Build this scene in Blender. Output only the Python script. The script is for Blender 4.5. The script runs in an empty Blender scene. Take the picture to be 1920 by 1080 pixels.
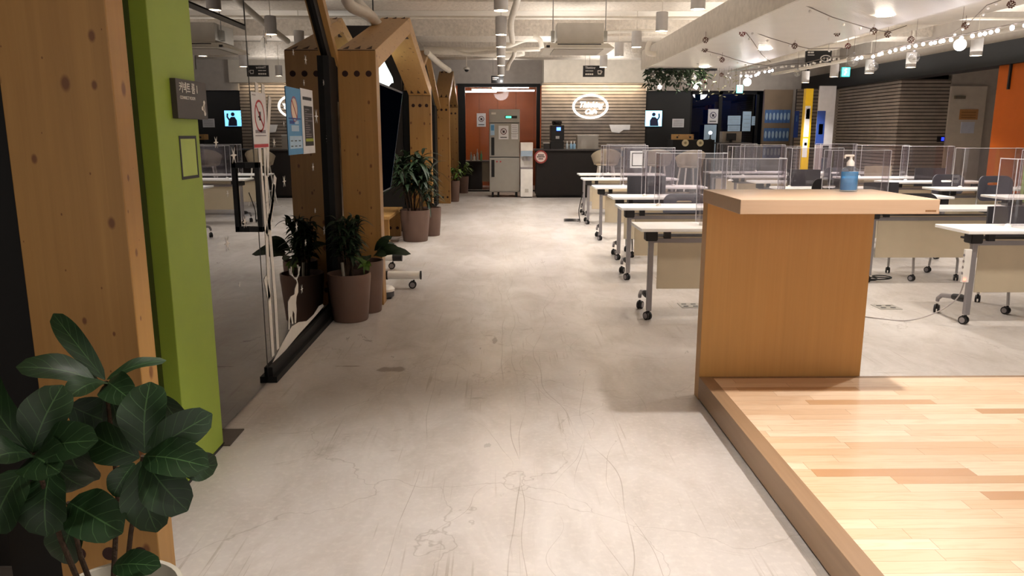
import bpy, bmesh, math, random
from mathutils import Vector, Matrix
R = random.Random(7)
S = bpy.context.scene
COL = S.collection
PI = math.pi
# ---------------------------------------------------------------- camera, world, exposure
FPX = 1440.0; CH = 1.42
PITCH = math.atan(290/FPX); YAW = math.atan(20/(FPX/math.cos(PITCH)))
cd = bpy.data.cameras.new('camera'); cam = bpy.data.objects.new('camera', cd); COL.objects.link(cam)
cd.sensor_width = 36; cd.lens = FPX/1920*36; cd.clip_start = .02; cd.clip_end = 100
cam.location = (0, 0, CH); cam.rotation_euler = (PI/2-PITCH, 0, -YAW)
S.camera = cam
W = bpy.data.worlds.new('world'); S.world = W; W.use_nodes = True
W.node_tree.nodes['Background'].inputs[0].default_value = (1, .93, .86, 1)
W.node_tree.nodes['Background'].inputs[1].default_value = .32
S.view_settings.view_transform = 'Standard'; S.view_settings.look = 'None'
S.view_settings.gamma = 1; S.view_settings.use_curve_mapping = False
S.view_settings.exposure = 1.78
S.cycles.transparent_max_bounces = 40; S.cycles.max_bounces = 8; S.cycles.diffuse_bounces = 6
S.cycles.sample_clamp_indirect = 4; S.cycles.caustics_reflective = False; S.cycles.caustics_refractive = False

def spot(loc, w, ang=110, blend=.7, col=(1, .87, .72), r=.05, tgt=None, name='downlight_beam'):
    l = bpy.data.lights.new(name, 'SPOT'); l.energy = w; l.color = col
    l.spot_size = math.radians(ang); l.spot_blend = blend; l.shadow_soft_size = r
    o = bpy.data.objects.new(name, l); COL.objects.link(o); o.location = loc
    if tgt: o.rotation_euler = (Vector(tgt)-Vector(loc)).to_track_quat('-Z', 'Y').to_euler()
    return o
AISLE = [(0, 2.2, 2.56), (0, 4.9, 2.56), (0, 7.67, 2.56), (0, 9.5, 2.56), (0, 10.8, 2.56), (0, 12.1, 2.56), (0, 13.7, 2.56), (0, 16, 2.56)]
ROW2 = [(1.84, 6.0, 2.56), (1.85, 7.57, 2.56), (1.83, 9.14, 2.56), (1.83, 10.8, 2.56), (1.79, 12.1, 2.56), (1.8, 14, 2.56), (1.8, 16.2, 2.56)]
ROW3 = [(5.81, 6.4, 2.35), (5.81, 8.2, 2.35), (5.81, 9.7, 2.35), (5.9, 11.4, 2.35), (5.82, 12.5, 2.35), (5.6, 13.3, 2.35), (5.7, 14.8, 2.35)]
WARM = (1, .945, .885)
for i, p in enumerate(AISLE): spot((p[0], p[1], p[2]-.01), (66, 3, 14, 36, 36, 32, 30, 26)[i], (80, 90, 92, 96, 100, 100, 104, 104)[i], .6, WARM)
for i, p in enumerate(ROW2): spot((p[0], p[1], p[2]-.01), (16, 36, 38, 38, 38, 36, 34)[i], 110, .6, WARM)
for i, p in enumerate(ROW3): spot((p[0], p[1], p[2]-.01), (26, 26, 30, 46, 46, 46, 60)[i], 110, .6, WARM)
RAFT = [(3.25, 5.0, 2.44), (3.4, 7.1, 2.44), (3.28, 9.9, 2.44), (3.2, 12.5, 2.44)]
for p in RAFT: spot((p[0], p[1], p[2]-.02), 40, 125, .6, (1, .94, .87))
for x, y, e in ((0, 17.0, 9), (2.2, 16.4, 12), (5.3, 16.6, 9)):
    o_ = spot((x, y, 2.5), e*2.6, 120, .8, (1, .95, .9), .2, (x, 19.2, 3.1), 'added_wall_fill')  # unseen fill spots added to lift the upper back walls
# spotlights on the ceiling above and behind the photographer, aimed at the stage and aisle
spot((1.76, 2.85, 2.7), 88, 84, .7, (1, .94, .88), .04)
spot((3.4, 1.6, 2.7), 22, 90, .7, (1, .94, .88), .05)
# added fill areas hanging free in the air to brighten the ceiling; no fixtures
def ceiling_fill(x, y, w, e, sx=1.0, sy=2.4):
    l = bpy.data.lights.new('added_ceiling_fill', 'AREA'); l.shape = 'RECTANGLE'; l.size = sx; l.size_y = sy; l.energy = e; l.color = (1, .95, .9)
    o = bpy.data.objects.new('added_ceiling_fill', l); COL.objects.link(o); o.location = (x, y, w); o.rotation_euler = (PI, 0, 0)
for y in (3, 6, 9, 12): ceiling_fill(3.05, y, 2.5, 8, 1.2, 2.8)
for y in (4, 7.5, 11, 14.5): ceiling_fill(.9, y, 2.5, (2.5, 4.5, 6, 8)[int(y//3.6)-1], 1.0, 3)
for y in (4, 7.5, 11, 14.5): ceiling_fill(6.2, y, 2.4, 9, 1.0, 3)
for y in (3.5, 8.5, 13.5): ceiling_fill(-2.9, y, 2.4, 5, 1.0, 3)
spot((.1, .7, 2.6), 12, 100, .7, WARM)

# ---------------------------------------------------------------- helpers
def at(u, v, Y):
    fw = Vector((math.sin(YAW)*math.cos(PITCH), math.cos(YAW)*math.cos(PITCH), -math.sin(PITCH)))
    rt = Vector((math.cos(YAW), -math.sin(YAW), 0)); up = rt.cross(fw)
    d = fw + rt*((u-960)/FPX) + up*((540-v)/FPX)
    return Vector((0, 0, CH)) + d*(Y/d.y)

def lin(h):
    h = h.lstrip('#'); c = [int(h[i:i+2], 16)/255 for i in (0, 2, 4)]
    return tuple(((x+.055)/1.055)**2.4 if x > .04045 else x/12.92 for x in c)+(1,)

MATS = {}
def mat(name):
    m = bpy.data.materials.new(name); m.use_nodes = True
    return m, m.node_tree.nodes, m.node_tree.links, m.node_tree.nodes['Principled BSDF']
def P(name, col, rough=.5, metal=0, spec=.5, var=.06, scale=9, bump=0, alpha=None, coat=0):
    if name in MATS: return MATS[name]
    m, N, L, b = mat(name)
    tc = N.new('ShaderNodeTexCoord'); n = N.new('ShaderNodeTexNoise'); n.inputs['Scale'].default_value = scale
    n.inputs['Detail'].default_value = 4
    L.new(tc.outputs['Object'], n.inputs['Vector'])
    r = N.new('ShaderNodeValToRGB'); c = lin(col)
    r.color_ramp.elements[0].position = .3; r.color_ramp.elements[1].position = .7
    r.color_ramp.elements[0].color = tuple(x*(1-var) for x in c[:3])+(1,)
    r.color_ramp.elements[1].color = tuple(min(1, x*(1+var)) for x in c[:3])+(1,)
    L.new(n.outputs['Fac'], r.inputs['Fac']); L.new(r.outputs['Color'], b.inputs['Base Color'])
    b.inputs['Roughness'].default_value = rough; b.inputs['Metallic'].default_value = metal
    b.inputs['Specular IOR Level'].default_value = spec
    if coat: b.inputs['Coat Weight'].default_value = coat
    if bump:
        bp = N.new('ShaderNodeBump'); bp.inputs['Strength'].default_value = bump; bp.inputs['Distance'].default_value = .02
        L.new(n.outputs['Fac'], bp.inputs['Height']); L.new(bp.outputs['Normal'], b.inputs['Normal'])
    MATS[name] = m; return m
def EM(name, col, s):
    if name in MATS: return MATS[name]
    m, N, L, b = mat(name); b.inputs['Base Color'].default_value = lin(col)
    b.inputs['Emission Color'].default_value = lin(col); b.inputs['Emission Strength'].default_value = s
    MATS[name] = m; return m
def GL(name, tint, f0=.04, scale=.96, rough=0, body=0, bodycol='#ffffff'):
    """thin clear sheet: transparent with a fresnel share of mirror reflection"""
    if name in MATS: return MATS[name]
    m, N, L, b = mat(name); N.remove(b); out = N['Material Output']
    t = N.new('ShaderNodeBsdfTransparent'); t.inputs[0].default_value = lin(tint)
    g = N.new('ShaderNodeBsdfGlossy'); g.inputs['Roughness'].default_value = rough
    lw = N.new('ShaderNodeLayerWeight'); lw.inputs['Blend'].default_value = .5
    pw = N.new('ShaderNodeMath'); pw.operation = 'POWER'; pw.inputs[1].default_value = 5
    mu = N.new('ShaderNodeMath'); mu.operation = 'MULTIPLY_ADD'; mu.inputs[1].default_value = scale; mu.inputs[2].default_value = f0
    L.new(lw.outputs['Facing'], pw.inputs[0]); L.new(pw.outputs[0], mu.inputs[0])
    mx = N.new('ShaderNodeMixShader'); L.new(mu.outputs[0], mx.inputs[0]); L.new(t.outputs[0], mx.inputs[1]); L.new(g.outputs[0], mx.inputs[2])
    last = mx
    if body:
        d = N.new('ShaderNodeBsdfDiffuse'); d.inputs[0].default_value = lin(bodycol)
        m2 = N.new('ShaderNodeMixShader'); m2.inputs[0].default_value = body
        L.new(mx.outputs[0], m2.inputs[1]); L.new(d.outputs[0], m2.inputs[2]); last = m2
    L.new(last.outputs[0], out.inputs['Surface']); MATS[name] = m; return m

def mathn(N, L, op, a, b=None, c=None):
    n = N.new('ShaderNodeMath'); n.operation = op
    for i, x in enumerate((a, b, c)):
        if x is None: continue
        if isinstance(x, (int, float)): n.inputs[i].default_value = x
        else: L.new(x, n.inputs[i])
    return n.outputs[0]
def mixc(N, L, f, a, b, mode='MIX'):
    n = N.new('ShaderNodeMix'); n.data_type = 'RGBA'; n.blend_type = mode
    if isinstance(f, (int, float)): n.inputs[0].default_value = f
    else: L.new(f, n.inputs[0])
    for k, x in ((6, a), (7, b)):
        if isinstance(x, tuple): n.inputs[k].default_value = x
        else: L.new(x, n.inputs[k])
    return n.outputs[2]
def ramp(N, L, f, stops):
    r = N.new('ShaderNodeValToRGB'); e = r.color_ramp.elements
    while len(e) < len(stops): e.new(.5)
    for k, (p, c) in enumerate(stops):
        e[k].position = p; e[k].color = c if isinstance(c, tuple) else (c, c, c, 1)
    L.new(f, r.inputs[0]); return r.outputs[0]
def noise(N, L, vec, scale, detail=4, dist=0, rough=.5):
    n = N.new('ShaderNodeTexNoise'); n.inputs['Scale'].default_value = scale; n.inputs['Detail'].default_value = detail
    n.inputs['Distortion'].default_value = dist; n.inputs['Roughness'].default_value = rough
    L.new(vec, n.inputs['Vector']); return n.outputs['Fac']
def mapping(N, L, vec, sc=(1, 1, 1), loc=(0, 0, 0), rot=(0, 0, 0)):
    n = N.new('ShaderNodeMapping'); n.inputs['Scale'].default_value = sc; n.inputs['Location'].default_value = loc
    n.inputs['Rotation'].default_value = rot; L.new(vec, n.inputs[0]); return n.outputs[0]

def wood(name, c1, c2, axis='Z', knots=True, lam=.055, rough=.45, knotc='#5a2a08', kscale=1):
    """spruce glulam: lamellas, long grain, knots. axis = grain direction"""
    if name in MATS: return MATS[name]
    m, N, L, b = mat(name); tc = N.new('ShaderNodeTexCoord').outputs['Object']
    sx = {'X': (.35, 6, 6), 'Y': (6, .35, 6), 'Z': (6, 6, .35)}[axis]
    g = noise(N, L, mapping(N, L, tc, sx), 3.2, 6, 1.2)
    g2 = noise(N, L, mapping(N, L, tc, tuple(x*3 if x > 1 else x for x in sx)), 4, 3, .6)
    sp = N.new('ShaderNodeSeparateXYZ'); L.new(tc, sp.inputs[0])
    w = {'Z': sp.outputs['X'], 'X': sp.outputs['Y'], 'Y': sp.outputs['X']}[axis]
    cell = mathn(N, L, 'FLOOR', mathn(N, L, 'DIVIDE', w, lam))
    wn = N.new('ShaderNodeTexWhiteNoise'); wn.noise_dimensions = '1D'; L.new(cell, wn.inputs['W'])
    col = mixc(N, L, g, lin(c1), lin(c2))
    col = mixc(N, L, mathn(N, L, 'MULTIPLY', g2, .35), col, tuple(x*.55 for x in lin(c1)[:3])+(1,))
    col = mixc(N, L, mathn(N, L, 'MULTIPLY', wn.outputs['Value'], .22), col, tuple(x*.6 for x in lin(c1)[:3])+(1,))
    if knots:
        vo = N.new('ShaderNodeTexVoronoi'); vo.voronoi_dimensions = '2D'; vo.inputs['Scale'].default_value = 10.5*kscale; vo.inputs['Randomness'].default_value = 1
        pq = {'X': ('Y', 'Z', 'X'), 'Y': ('X', 'Z', 'Y'), 'Z': ('X', 'Y', 'Z')}[axis]
        cb = N.new('ShaderNodeCombineXYZ'); L.new(mathn(N, L, 'ADD', sp.outputs[pq[0]], sp.outputs[pq[1]]), cb.inputs[0]); L.new(mathn(N, L, 'MULTIPLY', sp.outputs[pq[2]], .6), cb.inputs[1])
        L.new(cb.outputs[0], vo.inputs['Vector'])
        sc = N.new('ShaderNodeSeparateColor'); L.new(vo.outputs['Color'], sc.inputs[0])
        rad = mathn(N, L, 'MULTIPLY_ADD', mathn(N, L, 'POWER', sc.outputs[0], 3), .17, .02)
        k = mathn(N, L, 'LESS_THAN', vo.outputs['Distance'], rad)
        kk = mathn(N, L, 'SUBTRACT', 1, mathn(N, L, 'DIVIDE', vo.outputs['Distance'], rad))
        kk = mathn(N, L, 'MULTIPLY', mathn(N, L, 'MAXIMUM', kk, 0), 1.6); kk = mathn(N, L, 'MINIMUM', kk, .8)
        col = mixc(N, L, kk, col, lin(knotc))
    L.new(col, b.inputs['Base Color']); b.inputs['Roughness'].default_value = rough
    MATS[name] = m; return m

WL = {}
def tag(o, label=None, cat=None, group=None, kind=None):
    if label: o['label'] = label
    if cat: o['category'] = cat
    if group: o['group'] = group
    if kind: o['kind'] = kind
    return o
def thing(name, label, cat, loc=(0, 0, 0), rz=0, group=None):
    o = bpy.data.objects.new(name, None); COL.objects.link(o); o.location = loc; o.rotation_euler = (0, 0, rz)
    o.empty_display_size = .05; WL[o] = Vector(loc); return tag(o, label, cat, group)
KIDS = {}
class MB:
    def __init__(s): s.bm = bmesh.new(); s.uv = None
    def face(s, pts):
        try: return s.bm.faces.new([s.bm.verts.new(p) for p in pts])
        except Exception: return None
    def box(s, x0, x1, y0, y1, z0, z1, M=None, bev=0):
        b = s.bm; vs = [b.verts.new((x, y, z)) for z in (z0, z1) for y in (y0, y1) for x in (x0, x1)]
        if M is not None:
            for v in vs: v.co = M @ v.co
        fs = [b.faces.new([vs[i] for i in q]) for q in ((0, 2, 3, 1), (4, 5, 7, 6), (0, 1, 5, 4), (2, 6, 7, 3), (0, 4, 6, 2), (1, 3, 7, 5))]
        if bev:
            es = list({e for f in fs for e in f.edges})
            bmesh.ops.bevel(b, geom=es, offset=bev, segments=2, affect='EDGES', clamp_overlap=True)
        return s
    def tube(s, pts, r, n=10, cap=True):
        b = s.bm; pts = [Vector(p) for p in pts]; rings = []
        rr = r if isinstance(r, (list, tuple)) else [r]*len(pts)
        prev = None
        for i, p in enumerate(pts):
            d = (pts[min(i+1, len(pts)-1)]-pts[max(i-1, 0)])
            d = d.normalized() if d.length > 1e-9 else Vector((0, 0, 1))
            if prev is None: a = d.orthogonal().normalized()
            else:
                a = prev - d*prev.dot(d); a = a.normalized() if a.length > 1e-6 else d.orthogonal().normalized()
            prev = a; c = d.cross(a)
            rings.append([b.verts.new(p+(a*math.cos(2*PI*k/n)+c*math.sin(2*PI*k/n))*rr[i]) for k in range(n)])
        for i in range(len(rings)-1):
            for k in range(n): b.faces.new((rings[i][k], rings[i][(k+1) % n], rings[i+1][(k+1) % n], rings[i+1][k]))
        if cap: b.faces.new(rings[0][::-1]); b.faces.new(rings[-1])
        return s
    def cyl(s, p0, p1, r, n=20, r2=None): return s.tube([p0, p1], [r, r if r2 is None else r2], n)
    def lathe(s, prof, c=(0, 0, 0), n=28, M=None):
        b = s.bm; c = Vector(c); rings = []
        for r, z in prof:
            ring = []
            for k in range(n):
                p = Vector((r*math.cos(2*PI*k/n), r*math.sin(2*PI*k/n), z))
                if M is not None: p = M @ p
                ring.append(b.verts.new(p+c))
            rings.append(ring)
        for i in range(len(rings)-1):
            for k in range(n): b.faces.new((rings[i][k], rings[i][(k+1) % n], rings[i+1][(k+1) % n], rings[i+1][k]))
        if prof[0][0] > 1e-6: b.faces.new(rings[0][::-1])
        if prof[-1][0] > 1e-6: b.faces.new(rings[-1])
        return s
    def sphere(s, c, r, n=14, sx=1, sy=1, sz=1):
        prof = [(math.sin(PI*i/(n//2))*r, -math.cos(PI*i/(n//2))*r*sz) for i in range(n//2+1)]
        M = Matrix.Diagonal((sx, sy, 1)).to_3x3()
        return s.lathe([(max(a, 1e-5), z) for a, z in prof], c, n, M)
    def prism(s, poly, a, d):
        """poly: list of 3D points, extruded by vector d"""
        b = s.bm; d = Vector(d); v0 = [b.verts.new(Vector(p)) for p in poly]; v1 = [b.verts.new(Vector(p)+d) for p in poly]
        n = len(poly); b.faces.new(v0[::-1]); b.faces.new(v1)
        for i in range(n): b.faces.new((v0[i], v0[(i+1) % n], v1[(i+1) % n], v1[i]))
        return s
    def ringshape(s, outer, inner, d):
        b = s.bm; d = Vector(d); n = len(outer)
        O = [b.verts.new(Vector(p)) for p in outer]; I = [b.verts.new(Vector(p)) for p in inner]
        O2 = [b.verts.new(Vector(p)+d) for p in outer]; I2 = [b.verts.new(Vector(p)+d) for p in inner]
        for k in range(n):
            j = (k+1) % n
            b.faces.new((O[k], O[j], I[j], I[k])); b.faces.new((O2[j], O2[k], I2[k], I2[j]))
            b.faces.new((O[j], O[k], O2[k], O2[j])); b.faces.new((I[k], I[j], I2[j], I2[k]))
        return s
    def build(s, name, m, parent=None, smooth=False, label=None, cat=None, group=None, kind=None, bevel=0, angle=40):
        me = bpy.data.meshes.new(name); bmesh.ops.recalc_face_normals(s.bm, faces=s.bm.faces)
        o = bpy.data.objects.new(name, me)
        if parent is not None: off = WL[parent]
        else:
            if kind == 'structure': off = Vector((0, 0, 0))
            else:
                xs = [v.co for v in s.bm.verts]
                off = Vector(((min(v.x for v in xs)+max(v.x for v in xs))/2, (min(v.y for v in xs)+max(v.y for v in xs))/2, min(v.z for v in xs)))
        for v in s.bm.verts: v.co -= off
        s.bm.to_mesh(me); s.bm.free(); me.materials.append(m)
        if smooth:
            for p in me.polygons: p.use_smooth = True
            try: me.set_sharp_from_angle(angle=math.radians(angle))
            except Exception: pass
        COL.objects.link(o); WL[o] = off
        if parent is None: o.location = off
        else: o.parent = parent; KIDS.setdefault(parent, []).append(o)
        if bevel:
            mo = o.modifiers.new('b', 'BEVEL'); mo.width = bevel; mo.segments = 2; mo.limit_method = 'ANGLE'
        return tag(o, label, cat, group, kind)
def dup(root, loc, rz=0, label=None, group=None, scale=None, z=None):
    c = root.copy(); COL.objects.link(c); c.location = loc; c.rotation_euler = (0, 0, rz)
    if scale: c.scale = scale
    if label: c['label'] = label
    if group: c['group'] = group
    def rec(o, n):
        for k in KIDS.get(o, []):
            q = k.copy(); COL.objects.link(q); q.parent = n; rec(k, q)
    rec(root, c); return c
def txt(s, size, m, parent, name, loc, face='front', align='LEFT', extrude=.001, bold=0, sx=1, kind=None, shear=0):
    cu = bpy.data.curves.new(name, 'FONT'); cu.body = s; cu.size = size; cu.align_x = align; cu.align_y = 'CENTER'
    cu.extrude = extrude; cu.offset = bold; cu.shear = shear
    t = bpy.data.objects.new('tmp', cu); COL.objects.link(t)
    dg = bpy.context.evaluated_depsgraph_get(); me = bpy.data.meshes.new_from_object(t.evaluated_get(dg))
    bpy.data.objects.remove(t)
    M = Matrix.Rotation(PI/2, 4, 'X')
    if face == 'right': M = Matrix.Rotation(PI/2, 4, 'Z') @ M
    M = M @ Matrix.Diagonal((sx, 1, 1, 1))
    me.transform(M); me.transform(Matrix.Translation(Vector(loc)-WL[parent]))
    me.materials.clear(); me.materials.append(m)
    o = bpy.data.objects.new(name, me); COL.objects.link(o); o.parent = parent; WL[o] = WL[parent]; KIDS.setdefault(parent, []).append(o)
    return o
def B(name, m, x0, x1, y0, y1, z0, z1, parent=None, bevel=0, **k):
    return MB().box(x0, x1, y0, y1, z0, z1).build(name, m, parent, bevel=bevel, **k)
def arc(c, r, a0, a1, n, plane='xz'):
    o = []
    for i in range(n+1):
        a = a0+(a1-a0)*i/n; o.append((c[0]+r*math.cos(a), c[1]+r*math.sin(a)))
    return o
def rrect(w, h, r, n=5):
    p = []
    for cx, cy, a in ((w/2-r, h/2-r, 0), (-w/2+r, h/2-r, PI/2), (-w/2+r, -h/2+r, PI), (w/2-r, -h/2+r, 1.5*PI)):
        p += arc((cx, cy), r, a, a+PI/2, n)
    return p

# ---------------------------------------------------------------- materials
black = P('black_metal', '#0c0b0b', .45, 0, .4)
blackm = P('black_matte', '#0f0d0c', .6, 0, .3)
dark = P('dark_counter', '#2a2421', .5)
white = P('white_paint', '#e9e4dc', .5)
ceilm = P('sprayed_ceiling', '#d2c9bd', .9, 0, .2, .12, 22, .9)
ceils = P('ceiling_paint', '#cfc7bb', .8, 0, .3, .05, 4, .1)
pipem = P('white_pipe', '#ddd6ca', .55, 0, .4, .06, 12, .15)
greywall = P('grey_wall', '#a59c94', .85, 0, .3)
warmwall = P('warm_white_wall', '#c9c0b2', .85, 0, .3)
steel = P('steel', '#a8a5a4', .38, .75)
steelp = P('painted_grey_leg', '#8f8a8c', .4, .35)
rubber = P('black_rubber', '#161314', .6)
desktop = P('white_desktop', '#fbfaf8', .3, 0, .5, .01)
cream = P('cream_panel', '#c3b59c', .5, 0, .4, .03)
orange = P('orange_panel', '#9a4a10', .5, 0, .5, .05, 2)
orangecol = P('orange_column_paint', '#9c4a0c', .65, 0, .15, .03)
yellow = P('yellow_paint', '#e8bd1c', .5)
lime = P('lime_paint', '#8da33a', .5, 0, .4, .03)
olive = P('green_paint_edge', '#6d9420', .5, 0, .4, .03)
paper = P('paper', '#d8d8dc', .7)
ink = P('ink', '#1d1c20', .6)
red = P('red_print', '#b02a33', .6)
blue = P('blue_print', '#4f8fc0', .6)
navy = P('navy_print', '#1f3f8a', .6)
lblue = P('pale_blue_print', '#a8c4dc', .6)
whitedecal = P('white_vinyl', '#d9d5cf', .6)
potm = P('taupe_pot', '#6b5348', .55, 0, .4, .04)
soil = P('soil', '#1d1410', .95)
clamp = P('white_plastic', '#eeeae4', .4)
fridgem = P('fridge_steel', '#9b968e', .42, .35, .5, .03)
glass = GL('room_glass', '#524e49', .22, 1.2)
glass2 = GL('clear_glass', '#d8d8d8', .008, .5)
acry = GL('acrylic', '#f2f0f2', .05, .5, .02, .03, '#c9c4cc')
acryedge = GL('acrylic_edge_gleam', '#e8e8ea', .08, .6, .1, .55, '#f4f2f6')  # whitish body paints the bright gleam of the sheet edges
bauble_m = GL('bauble_glass', '#e6e4e0', .12, .8, .02, .06)
lampon = EM('lamp_disc', '#fff2dc', 22)
spruce = wood('spruce_post', '#9c7036', '#b48849', 'Z')
sprucey = wood('spruce_rafter', '#ab8048', '#bf965f', 'Y', knots=True, lam=.08)
sprucelt = wood('spruce_light_edge', '#bc9054', '#cca468', 'Z', kscale=1.2)
birch = wood('birch_ply', '#bd8a48', '#c99856', 'Z', knots=False, lam=.9, rough=.4)
oakedge = wood('stage_edge_wood', '#8a6c50', '#a38466', 'Y', knots=False, lam=2, rough=.45)
beech = wood('beech_slab', '#c4a283', '#d0b094', 'X', knots=False, lam=3, rough=.4)

def floor_mat():
    m, N, L, b = mat('polished_concrete'); tc = N.new('ShaderNodeTexCoord').outputs['Object']
    a = noise(N, L, tc, .55, 6, .4); f = noise(N, L, mapping(N, L, tc, (1, .5, 1)), 3.5, 8, .6, .65); g = noise(N, L, tc, 40, 3)
    col = ramp(N, L, a, [(.3, lin('#a39b95')), (.5, lin('#bcb5b0')), (.72, lin('#cbc5c1'))])
    col = mixc(N, L, ramp(N, L, f, [(.42, 0.), (.75, .5)]), col, lin('#887c6e'))
    col = mixc(N, L, ramp(N, L, g, [(.5, 0.), (.8, .25)]), col, lin('#ddd6cc'))
    # scuffs: blotchy brown marks
    s = noise(N, L, mapping(N, L, tc, (1.2, 2.2, 1)), 1.3, 9, 1.5, .7)
    col = mixc(N, L, ramp(N, L, s, [(.62, 0.), (.72, .6)]), col, lin('#77695a'))
    # long wheel scratches along the aisle
    sp = N.new('ShaderNodeSeparateXYZ'); L.new(tc, sp.inputs[0])
    tot = None
    for k, (x0, amp, sc, w, rot) in enumerate(((.02, .35, .5, .0022, 0), (.08, .3, .55, .0016, 0), (.34, .5, .45, .0022, 0), (.42, .45, .6, .0014, 0), (-.38, .5, .4, .0014, 0), (.6, .8, .5, .0012, 0), (-.12, .8, .8, .0012, 0), (.22, .9, .7, .0013, 0))):
        nn = N.new('ShaderNodeTexNoise'); nn.noise_dimensions = '1D'; nn.inputs['Scale'].default_value = sc; nn.inputs['Detail'].default_value = 2
        L.new(mathn(N, L, 'ADD', sp.outputs['Y'], k*13.7), nn.inputs['W'])
        c = mathn(N, L, 'MULTIPLY_ADD', mathn(N, L, 'SUBTRACT', nn.outputs['Fac'], .5), amp, x0)
        d = mathn(N, L, 'ABSOLUTE', mathn(N, L, 'SUBTRACT', sp.outputs['X'], c))
        l = mathn(N, L, 'LESS_THAN', d, w)
        tot = l if tot is None else mathn(N, L, 'MAXIMUM', tot, l)
    brk = ramp(N, L, noise(N, L, mapping(N, L, tc, (1, .6, 1)), 2.3, 3), [(.4, 0.), (.55, 1.)])
    tot = mathn(N, L, 'MULTIPLY', mathn(N, L, 'MULTIPLY', tot, brk), .5)
    col = mixc(N, L, tot, col, lin('#6f6152'))
    # fine scattered scratches
    for rot, sc in ((.12, 60), (-.25, 50), (.5, 45)):
        v = mapping(N, L, tc, (1, .02, 1), rot=(0, 0, rot))
        fs = noise(N, L, v, sc, 2, 0)
        mk = ramp(N, L, noise(N, L, tc, 1.6, 3), [(.48, 0.), (.62, .45)])
        col = mixc(N, L, mathn(N, L, 'MULTIPLY', ramp(N, L, fs, [(.66, 0.), (.7, 1.)]), mk), col, lin('#837464'))
    vo = N.new('ShaderNodeTexVoronoi'); vo.feature = 'DISTANCE_TO_EDGE'; vo.inputs['Scale'].default_value = .9
    nz = N.new('ShaderNodeTexNoise'); nz.inputs['Scale'].default_value = 1.6; nz.inputs['Detail'].default_value = 5; L.new(tc, nz.inputs['Vector'])
    ad = N.new('ShaderNodeVectorMath'); ad.operation = 'MULTIPLY_ADD'; L.new(nz.outputs['Color'], ad.inputs[0]); ad.inputs[1].default_value = (.9, .9, .9); L.new(tc, ad.inputs[2])
    L.new(ad.outputs[0], vo.inputs['Vector'])
    col = mixc(N, L, ramp(N, L, vo.outputs['Distance'], [(.0, .4), (.004, 0.)]), col, lin('#6f6152'))
    for sx_, sy_, rx, ry in ((-.67, 4.53, .10, .07), (-.05, 5.2, .02, .12), (-.95, 4.6, .12, .015)):
        dx = mathn(N, L, 'DIVIDE', mathn(N, L, 'SUBTRACT', sp.outputs['X'], sx_), rx); dy = mathn(N, L, 'DIVIDE', mathn(N, L, 'SUBTRACT', sp.outputs['Y'], sy_), ry)
        q = mathn(N, L, 'ADD', mathn(N, L, 'MULTIPLY', dx, dx), mathn(N, L, 'MULTIPLY', dy, dy))
        q = mathn(N, L, 'ADD', q, mathn(N, L, 'MULTIPLY', noise(N, L, tc, 14, 5), 2.4))
        col = mixc(N, L, ramp(N, L, mathn(N, L, 'DIVIDE', q, 4), [(.42, .65), (.52, 0.)]), col, lin('#6b5a4b'))
    L.new(col, b.inputs['Base Color'])
    L.new(ramp(N, L, f, [(.3, .27), (.7, .44)]), b.inputs['Roughness']); b.inputs['Specular IOR Level'].default_value = .5
    bp = N.new('ShaderNodeBump'); bp.inputs['Strength'].default_value = .12; bp.inputs['Distance'].default_value = .01
    L.new(f, bp.inputs['Height']); L.new(bp.outputs['Normal'], b.inputs['Normal'])
    return m
floorm = floor_mat()

def plank_mat():
    m, N, L, b = mat('maple_planks'); tc = N.new('ShaderNodeTexCoord').outputs['Object']
    sp = N.new('ShaderNodeSeparateXYZ'); L.new(tc, sp.inputs[0]); X, Y = sp.outputs['X'], sp.outputs['Y']
    h = .066; ln = .62
    ry = mathn(N, L, 'DIVIDE', Y, h); row = mathn(N, L, 'FLOOR', ry)
    w1 = N.new('ShaderNodeTexWhiteNoise'); w1.noise_dimensions = '1D'; L.new(row, w1.inputs['W'])
    xs = mathn(N, L, 'DIVIDE', mathn(N, L, 'MULTIPLY_ADD', w1.outputs['Value'], 7., X), ln); ci = mathn(N, L, 'FLOOR', xs)
    cb = N.new('ShaderNodeCombineXYZ'); L.new(row, cb.inputs[0]); L.new(ci, cb.inputs[1])
    w2 = N.new('ShaderNodeTexWhiteNoise'); w2.noise_dimensions = '2D'; L.new(cb.outputs[0], w2.inputs['Vector'])
    col = ramp(N, L, w2.outputs['Value'], [(0., lin('#b58862')), (.07, lin('#c9a580')), (.2, lin('#d3b292')), (.7, lin('#dabd9f')), (1., lin('#e2cab0'))])
    ad = N.new('ShaderNodeVectorMath'); ad.operation = 'MULTIPLY_ADD'; L.new(w2.outputs['Color'], ad.inputs[0]); ad.inputs[1].default_value = (9, 9, 9); L.new(tc, ad.inputs[2])
    g = noise(N, L, mapping(N, L, ad.outputs[0], (1, 8, 1)), 4, 6, 1.5)
    col = mixc(N, L, ramp(N, L, g, [(.45, 0.), (.75, .35)]), col, lin('#b98b5c'))
    fy = mathn(N, L, 'FRACT', ry); fx = mathn(N, L, 'FRACT', xs)
    gy = mathn(N, L, 'LESS_THAN', fy, .028); gx = mathn(N, L, 'LESS_THAN', fx, .0035)
    col = mixc(N, L, mathn(N, L, 'MULTIPLY', mathn(N, L, 'MAXIMUM', gy, gx), .6), col, lin('#8a6238'))
    L.new(col, b.inputs['Base Color']); b.inputs['Roughness'].default_value = .3
    return m
plankm = plank_mat()

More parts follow.
